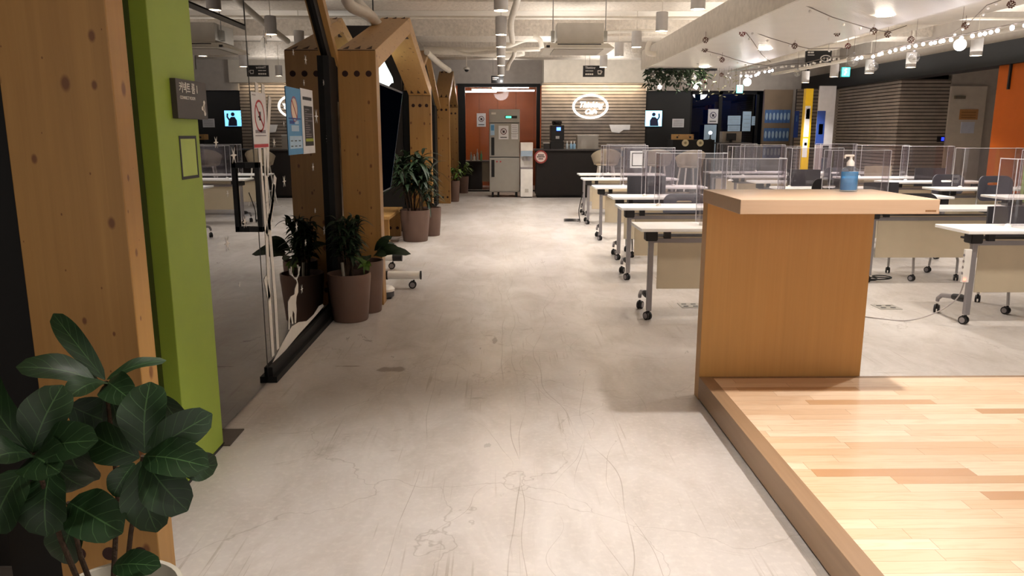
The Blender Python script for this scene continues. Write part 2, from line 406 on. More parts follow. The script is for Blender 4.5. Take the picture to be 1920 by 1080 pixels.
def leaf_mat(name, c1, c2, vein, rough=.38, nv=7):
    m, N, L, b = mat(name); uv = N.new('ShaderNodeTexCoord').outputs['UV']
    sp = N.new('ShaderNodeSeparateXYZ'); L.new(uv, sp.inputs[0])
    au = mathn(N, L, 'ABSOLUTE', mathn(N, L, 'SUBTRACT', sp.outputs['X'], .5))
    mid = mathn(N, L, 'LESS_THAN', au, .016)
    fr = mathn(N, L, 'FRACT', mathn(N, L, 'SUBTRACT', mathn(N, L, 'MULTIPLY', sp.outputs['Y'], nv), mathn(N, L, 'MULTIPLY', au, 3.4)))
    sv = mathn(N, L, 'LESS_THAN', mathn(N, L, 'ABSOLUTE', mathn(N, L, 'SUBTRACT', fr, .5)), .035)
    ve = mathn(N, L, 'MAXIMUM', mid, mathn(N, L, 'MULTIPLY', sv, .55))
    tc = N.new('ShaderNodeTexCoord').outputs['Object']; n = noise(N, L, tc, 14, 4)
    col = mixc(N, L, n, lin(c1), lin(c2)); col = mixc(N, L, mathn(N, L, 'MULTIPLY', ve, .7), col, lin(vein))
    L.new(col, b.inputs['Base Color']); b.inputs['Roughness'].default_value = rough; b.inputs['Specular IOR Level'].default_value = .45
    bp = N.new('ShaderNodeBump'); bp.inputs['Strength'].default_value = .5; bp.inputs['Distance'].default_value = .004
    L.new(sv, bp.inputs['Height']); L.new(bp.outputs['Normal'], b.inputs['Normal'])
    MATS[name] = m; return m
figleaf = leaf_mat('fig_leaf_shaded', '#0e200b', '#193514', '#426036', .5, 6)  # greens darkened to put the shade on this plant into its colour
palmleaf = leaf_mat('glossy_leaf', '#101e0d', '#1c3315', '#34502a', .55, 4)
pothos = leaf_mat('pothos_leaf', '#2c5219', '#6a8a2c', '#a4b468', .4, 3)
bark = P('bark', '#3a2c20', .9, 0, .3, .25, 60, .5)

# ---------------------------------------------------------------- structure: floor, ceiling, walls
B('floor', floorm, -4.2, 9.2, -3, 22, -.1, 0, kind='structure')
mb = MB(); mb.box(-4.2, 9.2, -3, 22, 3.32, 3.42)
B('ceiling', ceilm, -4.2, 9.2, -3, 22, 3.32, 3.42, kind='structure')
for k, (y0, y1, z0) in enumerate(((2.6, 3.2, 3.0), (6.3, 7.0, 3.0), (9.9, 10.6, 3.0), (13.3, 14.0, 3.0), (16.9, 17.5, 3.0))):
    B('trim_%d' % (k+1), ceilm, -4.2, 9.2, y0, y1, z0, 3.35, kind='structure')
for k, (y0, y1) in enumerate(((4.4, 4.9), (8.2, 8.6), (11.7, 12.2), (15.2, 15.6))):
    B('trim_%d' % (k+6), ceils, -4.2, 9.2, y0, y1, 3.16, 3.35, kind='structure')
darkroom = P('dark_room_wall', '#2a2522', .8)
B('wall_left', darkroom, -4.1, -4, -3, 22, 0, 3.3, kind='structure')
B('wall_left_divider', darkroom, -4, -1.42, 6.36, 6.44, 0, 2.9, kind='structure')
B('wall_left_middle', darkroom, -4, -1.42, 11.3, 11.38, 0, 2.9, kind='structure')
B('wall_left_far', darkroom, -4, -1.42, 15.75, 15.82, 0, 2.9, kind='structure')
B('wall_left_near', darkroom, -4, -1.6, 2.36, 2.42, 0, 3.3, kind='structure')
# back wall, left: opening to an orange-panelled room behind a glazed front
mb = MB(); mb.box(-4, 1.0, 19.3, 19.42, 2.56, 3.32); mb.box(-4, -1.12, 19.3, 19.42, 0, 2.56)
mb.build('wall_back', greywall, kind='structure')
mb = MB(); mb.box(-1.06, -.88, 19.2, 19.32, 0, 2.56); mb.box(.86, .95, 19.2, 19.32, 0, 2.56); mb.box(-1.06, .95, 19.22, 19.32, 2.52, 2.6); mb.box(-.88, .86, 19.24, 19.3, 0, .03)
mb.build('door_2', blackm, kind='structure')
B('window_3', glass2, -.88, .86, 19.27, 19.278, .03, 2.52, kind='structure')
B('wall_back_room', orange, -1.3, 1.2, 21.5, 21.6, 0, 2.9, kind='structure')
mb = MB()
for x in (-.6, -.1, .4, .9): mb.box(x-.004, x+.004, 21.492, 21.5, 0, 2.8)
mb.build('trim_11', P('dark_joint', '#4a1c06', .7), kind='structure')
B('wall_back_side', orange, 1.1, 1.2, 19.45, 21.5, 0, 2.9, kind='structure')
B('wall_back_side_left', warmwall, -1.4, -1.3, 19.45, 21.5, 0, 2.9, kind='structure')
B('ceiling_back_room', warmwall, -1.3, 1.2, 19.45, 21.5, 2.8, 2.88, kind='structure')
# cafe wall: upper plaster box over a wall of horizontal strips
mb = MB(); mb.box(.98, 3.5, 18.2, 19.3, 2.56, 3.32)
mb.build('wall_back_upper', warmwall, kind='structure')
def slats(name, x0, x1, y0, y1, z0, z1, axis, pitch=.075, cols=('#85796e', '#8c8075')):
    m = P('slat_'+name, cols[0], .6, 0, .4, .14, 5)
    bk = P('slat_backing', '#2a2420', .8)  # dark backing board seen between the slats
    mb = MB(); n = int((z1-z0)/pitch)+1; sl = MB()
    if axis == 'y':
        mb.box(x0, x1, y0+.03, y1, z0, z1)
        for i in range(n):
            a = z0+i*pitch; b = min(a+pitch-.016, z1)
            x = x0
            while x < x1-.01:
                w = R.uniform(.9, 1.5); xe = min(x+w, x1); sl.box(x, xe-.002, y0+R.uniform(0, .004), y0+.031, a, b); x = xe
    else:
        mb.box(x0+.03, x1, y0, y1, z0, z1)
        for i in range(n):
            a = z0+i*pitch; b = min(a+pitch-.016, z1)
            sl.box(x0+R.uniform(0, .003), x0+.031, y0, y1, a, b)
    o = mb.build(name, bk, kind='structure')
    s = sl.build('slats', m, o)
    return o
slats('wall_back_cafe', .95, 3.42, 18.6, 18.75, 0, 2.6, 'y')
B('wall_back_black', P('black_panel_wall', '#0f0d0d', .6), 3.42, 4.5, 18.7, 18.8, 0, 2.42, kind='structure')
B('wall_back_right_upper', greywall, 3.4, 7.1, 18.5, 18.6, 2.4, 3.32, kind='structure')
slats('wall_back_right', 4.5, 6.3, 20.2, 20.3, 0, 2.45, 'y')
mb = MB(); mb.box(4.5, 4.56, 18.78, 18.86, 0, 2.4); mb.box(5.2, 5.28, 18.78, 18.86, 0, 2.4); mb.box(6.1, 6.16, 18.78, 18.86, 0, 2.4); mb.box(4.5, 6.16, 18.78, 18.86, 2.33, 2.4)
mb.build('door_3', blackm, kind='structure')
B('window_4', GL('blue_glass', '#3a5a80', .06, .6), 4.56, 6.1, 18.815, 18.822, .02, 2.33, kind='structure')
B('wall_back_posters', P('plywood_wall', '#86735f', .6, var=.1, scale=3), 6.16, 6.82, 18.4, 18.5, 0, 2.42, kind='structure')
slats('wall_back_corner', 6.55, 7.35, 17.4, 17.5, 0, 2.38, 'y')
# outer shell behind the glazed back rooms and above the bulkhead
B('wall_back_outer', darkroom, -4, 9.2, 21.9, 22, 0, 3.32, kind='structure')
B('wall_right_upper', P('upper_wall_grey', '#a39a90', .8), 7.2, 7.3, -3, 18.5, 2.68, 3.32, kind='structure')
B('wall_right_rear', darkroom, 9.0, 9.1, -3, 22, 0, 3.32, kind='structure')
B('wall_right_side', greywall, 7.3, 7.4, 16.6, 18.6, 0, 3.32, kind='structure')
B('wall_back_joint', greywall, 6.8, 7.4, 18.42, 18.5, 0, 2.42, kind='structure')
# right wall
slats('wall_right', 7.1, 7.25, 14.012, 16.6, 0, 2.36, 'x', .062)
slats('wall_right_return', 7.104, 8.05, 13.98, 14.1, 0, 2.36, 'y', .062)
B('wall_right_far', greywall, 8.9, 9.0, -3, 14, 0, 3.3, kind='structure')
B('wall_right_back', P('greyish_white', '#a39a90', .8), 8.0, 9.0, 13.98, 14.1, 0, 2.9, kind='structure')  # one even greyish white
B('trim_10', blackm, 7.0, 7.35, 2, 18.4, 2.36, 2.68, kind='structure')
d4 = B('door_4', P('door_cream', '#b9aea0', .55), 7.98, 8.62, 13.93, 13.98, 0, 2.24, kind='structure')
MB().cyl((8.05, 13.9, 1.02), (8.05, 13.9, 1.1), .014).build('door_handle', steel, d4)
B('door_closer', P('closer_metal', '#6f6558', .5, .5), 8.04, 8.22, 13.88, 13.93, 2.02, 2.07, d4)
# dropped perforated raft
def raft_mat():
    m, N, L, b = mat('perforated_raft'); tc = N.new('ShaderNodeTexCoord').outputs['Object']
    w = N.new('ShaderNodeTexWave'); w.bands_direction = 'X'; w.inputs['Scale'].default_value = 14; L.new(tc, w.inputs['Vector'])
    n = noise(N, L, tc, 3, 3)
    L.new(mixc(N, L, n, lin('#d6cfc6'), lin('#e4ded6')), b.inputs['Base Color'])
    bp = N.new('ShaderNodeBump'); bp.inputs['Strength'].default_value = .45; bp.inputs['Distance'].default_value = .01
    L.new(w.outputs['Fac'], bp.inputs['Height']); L.new(bp.outputs['Normal'], b.inputs['Normal'])
    b.inputs['Roughness'].default_value = .35; b.inputs['Metallic'].default_value = .15
    return m
raftm = raft_mat()
rf = thing('ceiling_raft', 'long white perforated metal ceiling raft hanging over the desks', 'ceiling raft', (3.07, 7, 2.45))
MB().box(2.36, 3.8, 1, 13.2, 2.45, 2.465).build('soffit', raftm, rf)
mb = MB(); mb.box(2.33, 2.36, 1, 13.23, 2.45, 2.76); mb.box(2.33, 3.83, 13.2, 13.23, 2.45, 2.76); mb.box(3.8, 3.83, 1, 13.23, 2.45, 2.56)
mb.build('fascia', P('raft_fascia', '#d2cbc1', .5, .15, var=.1, scale=14), rf)
for i, p in enumerate(RAFT):
    MB().cyl((p[0], p[1], 2.441), (p[0], p[1], 2.45), .075, 24).build('recessed_light', lampon, rf)

# ---------------------------------------------------------------- glazed meeting room fronts
def glazed_front(idx, y_door0, y0, y1, ye, ze, ya, za, wsill=True):
    """black steel gable frame with glass in plane x=-1.36 ; (ye,ze) far eave, (ya,za) apex"""
    sl = (za-ze)/(ye-ya)
    fr = thing('glazed_gable', 'x', 'glass partition', (-1.36, y1, 0))
    return fr
XG = -1.36
def strip_yz(mb, pts_low, t, x0, x1):
    """strip following a yz polyline, thickness t upward-perpendicular"""
    for (a, b) in zip(pts_low[:-1], pts_low[1:]):
        d = Vector((0, b[0]-a[0], b[1]-a[1])).normalized(); nrm = Vector((0, -d.z, d.y))
        if nrm.z < 0: nrm = -nrm
        p = [Vector((x0, a[0], a[1])), Vector((x0, b[0], b[1])), Vector((x0, b[0], b[1]))+nrm*t, Vector((x0, a[0], a[1]))+nrm*t]
        mb.prism(p, None, (x1-x0, 0, 0))
    return mb
# front room: green post, door, sidelight
win = B('window_1', glass, XG-.005, XG+.005, 2.34, 2.96, .02, 3.1, kind='structure')
mb = MB()
mb.prism([(XG-.005, 4.29, .09), (XG-.005, 6.1, .09), (XG-.005, 6.1, 2.08), (XG-.005, 4.95, 3.1), (XG-.005, 4.29, 2.55)], None, (.01, 0, 0))
w2 = mb.build('window_2', glass, kind='structure')
mb = MB(); mb.box(XG-.045, XG+.055, 4.28, 6.3, 0, .036); mb.box(XG-.03, XG+.03, 4.29, 6.3, .036, .09)
mb.build('window_sill', blackm, w2)
B('window_frame', blackm, XG-.06, XG+.05, 6.08, 6.335, 0, 2.0, w2)
mb = MB(); strip_yz(mb, [(6.30, 1.86), (4.95, 3.05), (3.42, 1.98)], .13, XG-.05, XG+.03)
mb.build('window_rafter', blackm, w2)
mb = MB(); strip_yz(mb, [(6.335, 1.955), (4.95, 3.18), (3.30, 2.03)], .07, XG-.03, XG+.07)
mb.build('wood_rafter', sprucey, w2)
mb = MB(); mb.box(XG-.006, XG+.006, 4.277, 4.285, .036, 2.7); mb.build('rubber_seal', rubber, w2)
mb = MB(); mb.prism([(XG-.004, 3.42, 1.985), (XG-.004, 4.27, 1.985), (XG-.004, 4.27, 2.55), (XG-.004, 4.0, 2.38), (XG-.004, 3.42, 2.0)], None, (.008, 0, 0))
mb.build('transom_glass', glass, w2)
door = B('door_1', glass, XG-.006, XG+.006, 3.4, 4.27, .012, 1.955, kind='structure')
B('door_top_seal', rubber, XG-.008, XG+.008, 3.4, 4.28, 1.955, 1.975, door)
mb = MB()
for sx in (1,):
    mb.box(XG+.055, XG+.08, 4.12, 4.15, .90, 1.27)
    mb.box(XG, XG+.08, 4.12, 4.15, .90, .93); mb.box(XG, XG+.08, 4.12, 4.15, 1.24, 1.27)
mb.box(XG-.08, XG-.055, 4.12, 4.15, .90, 1.27); mb.box(XG-.08, XG, 4.12, 4.15, .90, .93); mb.box(XG-.08, XG, 4.12, 4.15, 1.24, 1.27)
mb.build('door_handle', black, door, bevel=.002)
B('floor_plate', P('dark_plate', '#4a4038', .5, .3), XG-.05, XG+.1, 3.36, 3.56, 0, .006, door)
gp = thing('green_post', 'lime green painted post between the spruce post and the glass door', 'post', (-1.36, 3.16, 0))
MB().box(-1.40, -1.295, 2.97, 3.375, 0, 3.25).build('post_body', lime, gp, bevel=.003)
MB().box(-1.36, -1.292, 2.965, 3.38, 0, .012).build('base_plate', black, gp)
# room sign on the post
sg = thing('room_sign', 'dark grey meeting room sign with white Korean lettering on green post', 'sign', (-1.27, 3.27, 1.48))
MB().box(-1.295, -1.272, 3.117, 3.43, 1.478, 1.632).build('sign_board', P('sign_grey', '#3c3532', .5), sg, bevel=.001)
txt('커넥트 룸 1', .045, whitedecal, sg, 'korean_lettering', (-1.2715, 3.145, 1.597), 'right', bold=.0006, sx=.9)
txt('CONNECT ROOM', .018, whitedecal, sg, 'english_lettering', (-1.2715, 3.147, 1.560), 'right', sx=1.05)
mb = MB()
nodes = [(3.395, 1.548), (3.372, 1.524), (3.397, 1.502)]
for (a, c) in nodes: mb.cyl((-1.272, a, c), (-1.2705, a, c), .009, 14)
for i, j in ((0, 1), (1, 2), (0, 2)):
    a, c = nodes[i], nodes[j]; mb.tube([(-1.2712, a[0], a[1]), (-1.2712, c[0], c[1])], .0022, 6)
mb.build('network_icon', whitedecal, sg)
qs = thing('sticker', 'black bordered square sticker below the room sign on green post', 'sticker', (-1.293, 3.245, 1.235))
mb = MB(); o_ = [(-1.2945, y, z) for y, z in ((3.158, 1.235), (3.335, 1.235), (3.335, 1.41), (3.158, 1.41))]
i_ = [(-1.2945, y, z) for y, z in ((3.17, 1.247), (3.323, 1.247), (3.323, 1.398), (3.17, 1.398))]
mb.ringshape(o_, i_, (.0015, 0, 0)); mb.build('sticker_border', ink, qs)
MB().box(-1.2948, -1.2940, 3.17, 3.323, 1.247, 1.398).build('sticker_face', P('pale_green_sticker', '#a9bd62', .6), qs)

# second glazed front further on
mb = MB(); mb.prism([(XG-.005, 11.5, .09), (XG-.005, 15.6, .09), (XG-.005, 15.6, 1.85), (XG-.005, 14.0, 2.9), (XG-.005, 13.3, 2.9), (XG-.005, 11.5, 2.0)], None, (.01, 0, 0))
w5 = mb.build('window_5', glass, kind='structure')
mb = MB(); mb.box(XG-.05, XG+.05, 11.34, 15.8, 0, .08); mb.box(XG-.06, XG+.07, 15.3, 15.84, 0, 1.95); mb.box(XG-.05, XG+.05, 11.34, 11.5, 0, 2.0)
strip_yz(mb, [(15.8, 1.78), (13.6, 2.6), (11.4, 1.9)], .12, XG-.05, XG+.05)
mb.build('window_frame', blackm, w5)
mb = MB(); strip_yz(mb, [(15.84, 1.89), (13.6, 2.73), (11.35, 2.02)], .07, XG-.03, XG+.14)
mb.build('wood_rafter', sprucey, w5)

# ---------------------------------------------------------------- spruce gable frames
def gable(name, label, x0, x1, y0, y1, ze, za, t, holes_near=True):
    root = thing(name, label, 'timber frame', ((x0+x1)/2, (y0+y1)/2, 0))
    ym = (y0+y1)/2; a = math.atan2(za-ze, ym-y0)
    ti = t/math.cos(a)                       # vertical thickness of rafter
    # inner eave point
    zi = ze+(t)*math.tan(a)-ti; zai = za-ti
    g = .0015
    for s in (0, 1):
        oy = y0 if s == 0 else y1; iy = y0+t if s == 0 else y1-t
        mb = MB(); mb.prism([(x0, oy, 0), (x0, iy, 0), (x0, iy, zi-g), (x0, oy, ze-g)], None, (x1-x0, 0, 0))
        post = mb.build('post', spruce, root, bevel=.003)
        mb = MB(); mb.prism([(x0, oy, ze+g), (x0, iy, zi+g), (x0, ym+(-g if s == 0 else g), zai), (x0, ym+(-g if s == 0 else g), za)], None, (x1-x0, 0, 0))
        rafter = mb.build('rafter', sprucey, root, bevel=.003)
        # dark seam plate between post and rafter
        mb = MB(); mb.prism([(x0+.004, oy, ze-g*2), (x0+.004, iy, zi-g*2), (x0+.004, iy, zi+g*2), (x0+.004, oy, ze+g*2)], None, (x1-x0-.008, 0, 0))
        mb.build('joint_plate', P('joint_dark', '#2a1408', .7), root)
        fy = y0 if s == 0 else y1-t; n = -1
        for k in (-1, 0, 1):
            xc = (x0+x1)/2+k*.095*(x1-x0)/.31; zz = 1.885 if s == 0 else zi-.135
            MB().cyl((xc, fy-.0015, zz), (xc, fy+.002, zz), .024, 20).build('bolt_hole', P('bolt_hole_dark', '#2c0f0a', .8), post)
            MB().cyl((xc, fy-.0015, .13), (xc, fy+.002, .13), .022, 16).build('bolt_hole', P('bolt_hole_dark', '#2c0f0a', .8), post)
        mb = MB()
        for k in (-1, 0, 1):
            xc = (x0+x1)/2+k*.095*(x1-x0)/.31
            for tt in (.06, .985):
                if s == 0: q0 = Vector((xc, oy, ze)).lerp(Vector((xc, ym, za)), tt)
                else: q0 = Vector((xc, iy, zi)).lerp(Vector((xc, ym, zai)), .05 if tt < .5 else .93)
                d = Vector((0, ym-oy, za-ze)).normalized(); nn = Vector((0, -d.z, d.y)) if s == 0 else Vector((0, d.z, -d.y))
                if s == 0:
                    mb.prism([q0+d*-.1+Vector((-.022, 0, 0))-nn*.003, q0+d*-.1+Vector((.022, 0, 0))-nn*.003, q0+d*.08-nn*.003], None, nn*.006)
                else:
                    nn = Vector((0, -abs(d.z), -abs(d.y))).normalized()
                    mb.prism([q0+Vector((-.022, 0, 0))-nn*.003, q0+Vector((.022, 0, 0))-nn*.003, q0+d*.14-nn*.003], None, nn*.006)
        mb.build('bolt_notch', P('bolt_hole_dark', '#2c0f0a', .8), rafter)
    return root
gable('gable_frame', 'spruce gable frame whose wide post stands right behind the fiddle leaf fig', -1.385, -1.075, -2.6, 2.315, 2.06, 2.65, .105)
gable('gable_frame', 'spruce gable frame around the tilted television beside the aisle', -1.30, -.995, 6.34, 11.3, 2.065, 2.66, .16)
gable('gable_frame', 'spruce gable frame deeper inside, behind the television nook', -2.05, -1.74, 6.5, 11.2, 2.065, 2.66, .14)
gable('gable_frame', 'farthest spruce gable frame, beside the refrigerator at the aisle end', -1.36, -1.05, 15.9, 19.2, 2.13, 2.76, .15)
# bench in the nook
bn = thing('bench', 'low spruce bench inside the television nook behind the potted plants', 'bench', (-1.6, 10.2, 0))
MB().box(-1.76, -1.40, 9.6, 10.9, .36, .40).build('seat', sprucey, bn, bevel=.003)
MB().box(-1.72, -1.42, 10.75, 10.86, 0, .36).build('leg', spruce, bn); MB().box(-1.72, -1.42, 9.64, 9.72, 0, .36).build('leg', spruce, bn)
mb = MB(); [mb.cyl((-1.66+.1*k, 10.745, .12), (-1.66+.1*k, 10.752, .12), .022, 16) for k in range(3)]; mb.build('bolt_hole', MATS['bolt_hole_dark'], bn)
# black steel left of the big post
B('trim_12', blackm, -1.56, -1.39, 2.24, 2.33, 0, 3.2, kind='structure')
B('trim_13', sprucelt, -1.74, -1.66, 1.9, 2.2, 0, .42, kind='structure')

# ---------------------------------------------------------------- stickers, posters and snow decals on the glass
XD = XG+.0062
def poster(label, y0, y1, z0, z1, base, fn, x=XD, skew=0, curl=0):
    t = thing('poster', label, 'poster', (x, (y0+y1)/2, z0))
    MB().box(x, x+.0015, y0, y1, z0, z1).build('sheet', base, t)
    fn(t, x+.0018, y0, y1, z0, z1); return t
def circ(t, x, yc, zc, ry, rz, th, m, name='ring', slash=True, n=28):
    mb = MB(); o = [(x, yc+ry*math.cos(a), zc+rz*math.sin(a)) for a in [2*PI*k/n for k in range(n)]]
    i = [(x, yc+(ry-th)*math.cos(a), zc+(rz-th)*math.sin(a)) for a in [2*PI*k/n for k in range(n)]]
    mb.ringshape(o, i, (.0006, 0, 0))
    if slash: mb.tube([(x+.0003, yc-ry*.66, zc+rz*.66), (x+.0003, yc+ry*.66, zc-rz*.66)], .004, 4)
    mb.build(name, m, t)
def bars(t, x, rows, m, name='print_lines'):
    mb = MB()
    for (ya, yb, za, zb) in rows: mb.box(x, x+.0006, ya, yb, za, zb)
    mb.build(name, m, t)
def pA(t, x, y0, y1, z0, z1):
    h = z1-z0; w = y1-y0; yc = (y0+y1)/2
    circ(t, x, yc, z0+h*.58, w*.34, w*.34, .012, red)
    bars(t, x, [(yc-.012, yc+.02, z0+h*.50, z0+h*.66), (yc-.03, yc+.0, z0+h*.55, z0+h*.58)], ink, 'symbol')
    bars(t, x, [(y0, y1, z0+.004, z0+h*.075)], red, 'footer')
    bars(t, x, [(y0+w*(.15+.12*k), y0+w*(.24+.12*k), z0+h*.27, z0+h*.33) for k in range(6)]+[(y0+w*.12, y1-w*.12, z0+h*.22, z0+h*.235), (y0+w*.06, y0+w*.3, z0+h*.94, z0+h*.955)], P('grey_print', '#777077', .6))
def yzd(u, v, x): # helper: point in plane x as (y,z)
    fw = at(u, v, 1)-Vector((0, 0, CH)); k = x/fw.x; p = Vector((0, 0, CH))+fw*k; return p.y, p.z
def rectpx(u0, u1, v0, v1, x):
    ya, za = yzd(u0, (v0+v1)/2, x); yb, zb = yzd(u1, (v0+v1)/2, x)
    _, zt = yzd((u0+u1)/2, v0, x); _, zz = yzd((u0+u1)/2, v1, x); return ya, yb, zz, zt
def pB(t, x, y0, y1, z0, z1):
    h = z1-z0; w = y1-y0; yc = (y0+y1)/2
    circ(t, x, yc, z0+h*.68, w*.22, w*.22, .006, red)
    mb = MB(); mb.cyl((x, yc, z0+h*.68), (x+.0005, yc, z0+h*.68), w*.19, 20); mb.build('symbol', P('pale_peach', '#d8c4b0', .6), t)
    bars(t, x, [(y0+w*.1, y1-w*.06, z0+h*.09, z0+h*.28), (y0+w*.25, y0+w*.75, z0+h*.35, z0+h*.44), (y0+w*.5, y0+w*.75, z0+h*.46, z0+h*.51)], lblue, 'white_box')
    bars(t, x+.0006, [(y0+w*(.16+.26*k), y0+w*(.3+.26*k), z0+h*(.12+.08*j), z0+h*(.135+.08*j)) for k in range(3) for j in range(2)], ink, 'icons')
    bars(t, x, [(y0+w*.15, y0+w*.45, z0+h*.46, z0+h*.51), (y0+w*.1, y0+w*.9, z0+h*.53, z0+h*.55)], navy, 'print_lines')
def pC(t, x, y0, y1, z0, z1):
    h = z1-z0; w = y1-y0
    bars(t, x, [(y0+w*.2, y1-w*.1, z0+h*.12, z0+h*.74), (y0+w*.15, y1-w*.12, z0+h*.83, z0+h*.88)], ink, 'dark_box')
    rr = [(y0+w*(.27), y0+w*(.4+.5*R.random()), z0+h*(.26+.035*k), z0+h*(.275+.035*k)) for k in range(13)]
    bars(t, x+.0006, rr, P('grey_print', '#777077', .6))
    bars(t, x+.0006, [(y0+w*.25, y1-w*.13, z0+h*.19, z0+h*.235)], P('lime_print', '#9aa83a', .6), 'green_band')
for (u0, u1, v0, v1, base, fn, lb) in ((473, 500, 174, 278, paper, pA, 'white notice with red ringed symbol and red footer on door seam glass'),
        (538, 566, 165, 290, blue, pB, 'light blue notice poster on the meeting room glass'),
        (565.5, 588, 168, 288, paper, pC, 'white notice poster with a large black text block on the glass')):
    y0, y1, z0, z1 = rectpx(u0, u1, v0, v1, XD); poster(lb, y0, y1, z0, z1, base, fn)
def star(mb, y, z, r, x=XD, thin=.12):
    pts = []
    for k in range(12):
        a = 2*PI*k/12; rr = r if k % 2 == 0 else r*.28; pts.append((x, y+rr*math.cos(a), z+rr*math.sin(a)))
    mb.prism(pts, None, (.0008, 0, 0))
n_s = 0
places = [(405, 267, 11), (438, 291, 16), (426, 457, 15), (459, 416, 12), (498, 70, 15), (573, 112, 9), (593, 218, 14), (514, 267, 10), (533, 340, 11), (556, 425, 10), (608, 432, 9), (566, 542, 9), (573, 455, 7), (587, 313, 8), (607, 155, 6), (570, 155, 6), (550, 98, 6), (449, 534, 5), (427, 363, 6), (613, 260, 6), (532, 232, 6), (591, 395, 5), (577, 640, 5)]
SNL = ['left of the door handle, upper of the pair beside the green post', 'ragged large one just above the door handle', 'below the door handle, beside the green post', 'inside the frame of the door handle', 'at the top of the glass near the door seam', 'highest of those left of the black rafter', 'right of the black text poster', 'between the red ringed notice and the blue poster', 'below the blue poster', 'over the reflected plant foliage', 'beside the black frame, level with the plant top', 'just right of the deer antlers', 'beside the plant foliage, above the deer', 'tiny one under the black text poster', 'small one between post holes and black rafter', 'small one above the blue poster', 'small one level with the reflected beam top', 'tiny dot low on the glass door', 'tiny dot midway on the glass door', 'tiny one against the black frame by the text poster', 'tiny one hidden near the blue poster edge', 'tiny one above the reflected plant', 'tiny one above the snow hill crest']
for i, (u, v, r) in enumerate(places):
    y, z = yzd(u, v, XD); k = math.hypot(y, 1.4)/FPX
    mb = MB(); star(mb, y, z, r*k*1.0)
    mb.build('snowflake_decal', whitedecal, label='white snowflake decal '+SNL[i], cat='decal', group='snowflake decals on the meeting room glass')
def strokes(name, label, lines, wid, cat='decal'):
    mb = MB()
    for ln in lines:
        P_ = [yzd(u, v, XD) for u, v in ln]
        for a, b in zip(P_[:-1], P_[1:]):
            d = Vector((b[0]-a[0], b[1]-a[1])).normalized(); n = Vector((-d.y, d.x))*wid
            mb.prism([(XD, a[0]+n.x, a[1]+n.y), (XD, a[0]-n.x, a[1]-n.y), (XD, b[0]-n.x, b[1]-n.y), (XD, b[0]+n.x, b[1]+n.y)], None, (.0008, 0, 0))
    mb.build(name, whitedecal, label=label, cat=cat)
strokes('tree_decal', 'white bare tree trunk decal rising from the glass partition sill', [[(512, 668), (505, 560), (500, 440), (490, 330), (484, 240), (481, 155)], [(500, 440), (512, 370), (516, 330)], [(505, 560), (497, 520)]], .026)
strokes('tree_decal', 'second white bare tree trunk decal with branches, nearer the deer', [[(521, 655), (516, 560), (508, 460), (501, 380), (496, 270), (493, 158)], [(505, 430), (511, 380), (513, 345)], [(501, 330), (503, 240), (506, 182)]], .026)
mb = MB()
hill = [(511, 680), (530, 642), (547, 612), (560, 604), (575, 602), (588, 590), (598, 574), (605, 570), (607, 574), (590, 594), (560, 627), (530, 663)]
hp = [yzd(u, v, XD) for u, v in hill]; mb.prism([(XD, a, b) for a, b in hp], None, (.0008, 0, 0))
mb.build('snow_hill_decal', whitedecal, label='white snow hill decal along the bottom of the glass', cat='decal')
mb = MB()
body = [(553, 541), (557, 530), (555, 524), (553, 520), (556, 520), (559, 533), (559, 548), (556, 556), (555, 568), (556, 580), (555, 605), (552.5, 606), (552, 588), (549, 582), (548, 592), (550, 606), (547.5, 608), (545, 592), (543, 600), (543, 618), (540.5, 618), (541, 596), (540, 580), (540, 566), (545, 556), (552, 552)]
mb.prism([(XD,)+yzd(u, v, XD) for u, v in body], None, (.0008, 0, 0))
for ln in ([(554, 524), (549, 518), (546, 510), (546, 500)], [(549, 518), (544, 514), (543, 504)], [(556, 523), (560, 514), (560, 504), (558, 497)], [(560, 510), (562, 500)]):
    Q = [yzd(u, v, XD) for u, v in ln]
    for a, b in zip(Q[:-1], Q[1:]): mb.tube([(XD+.0004, a[0], a[1]), (XD+.0004, b[0], b[1])], .004, 4)
mb.build('deer_decal', whitedecal, label='white standing deer decal with antlers on the glass', cat='decal')

# ---------------------------------------------------------------- stage with plank floor
st = thing('stage', 'low wooden stage floored with pale maple planks', 'stage', (2.6, 2, 0))
MB().box(1.136, 5.2, -2.5, 3.93, .02, .13).build('plank_floor', plankm, st)
MB().box(1.064, 1.1365, -2.5, 3.96, .012, .1305).build('edge_board', oakedge, st, bevel=.002)
MB().box(1.1365, 5.2, 3.93, 3.96, .012, .1305).build('rear_edge', oakedge, st)
MB().box(1.085, 5.2, -2.5, 3.94, 0, .02).build('plinth', P('dark_plinth', '#3a2c20', .7), st)
# standing counter
ct = thing('standing_counter', 'birch plywood standing counter with cantilevered slab top at the stage end', 'counter', (1.5, 4.0, 0))
MB().box(1.062, 1.955, 3.405, 4.05, 1.066, 1.131).build('top_slab', beech, ct, bevel=.002)
MB().box(1.066, 1.94, 3.962, 4.05, 0, 1.066).build('panel', birch, ct, bevel=.002)
mb = MB(); [mb.box(1.893+.0055*k, 1.893+.0055*k+.0042, 3.4042, 3.4052, 1.077, 1.084) for k in range(9)]; mb.build('lettering', P('brown_ink', '#7a5228', .6), ct)
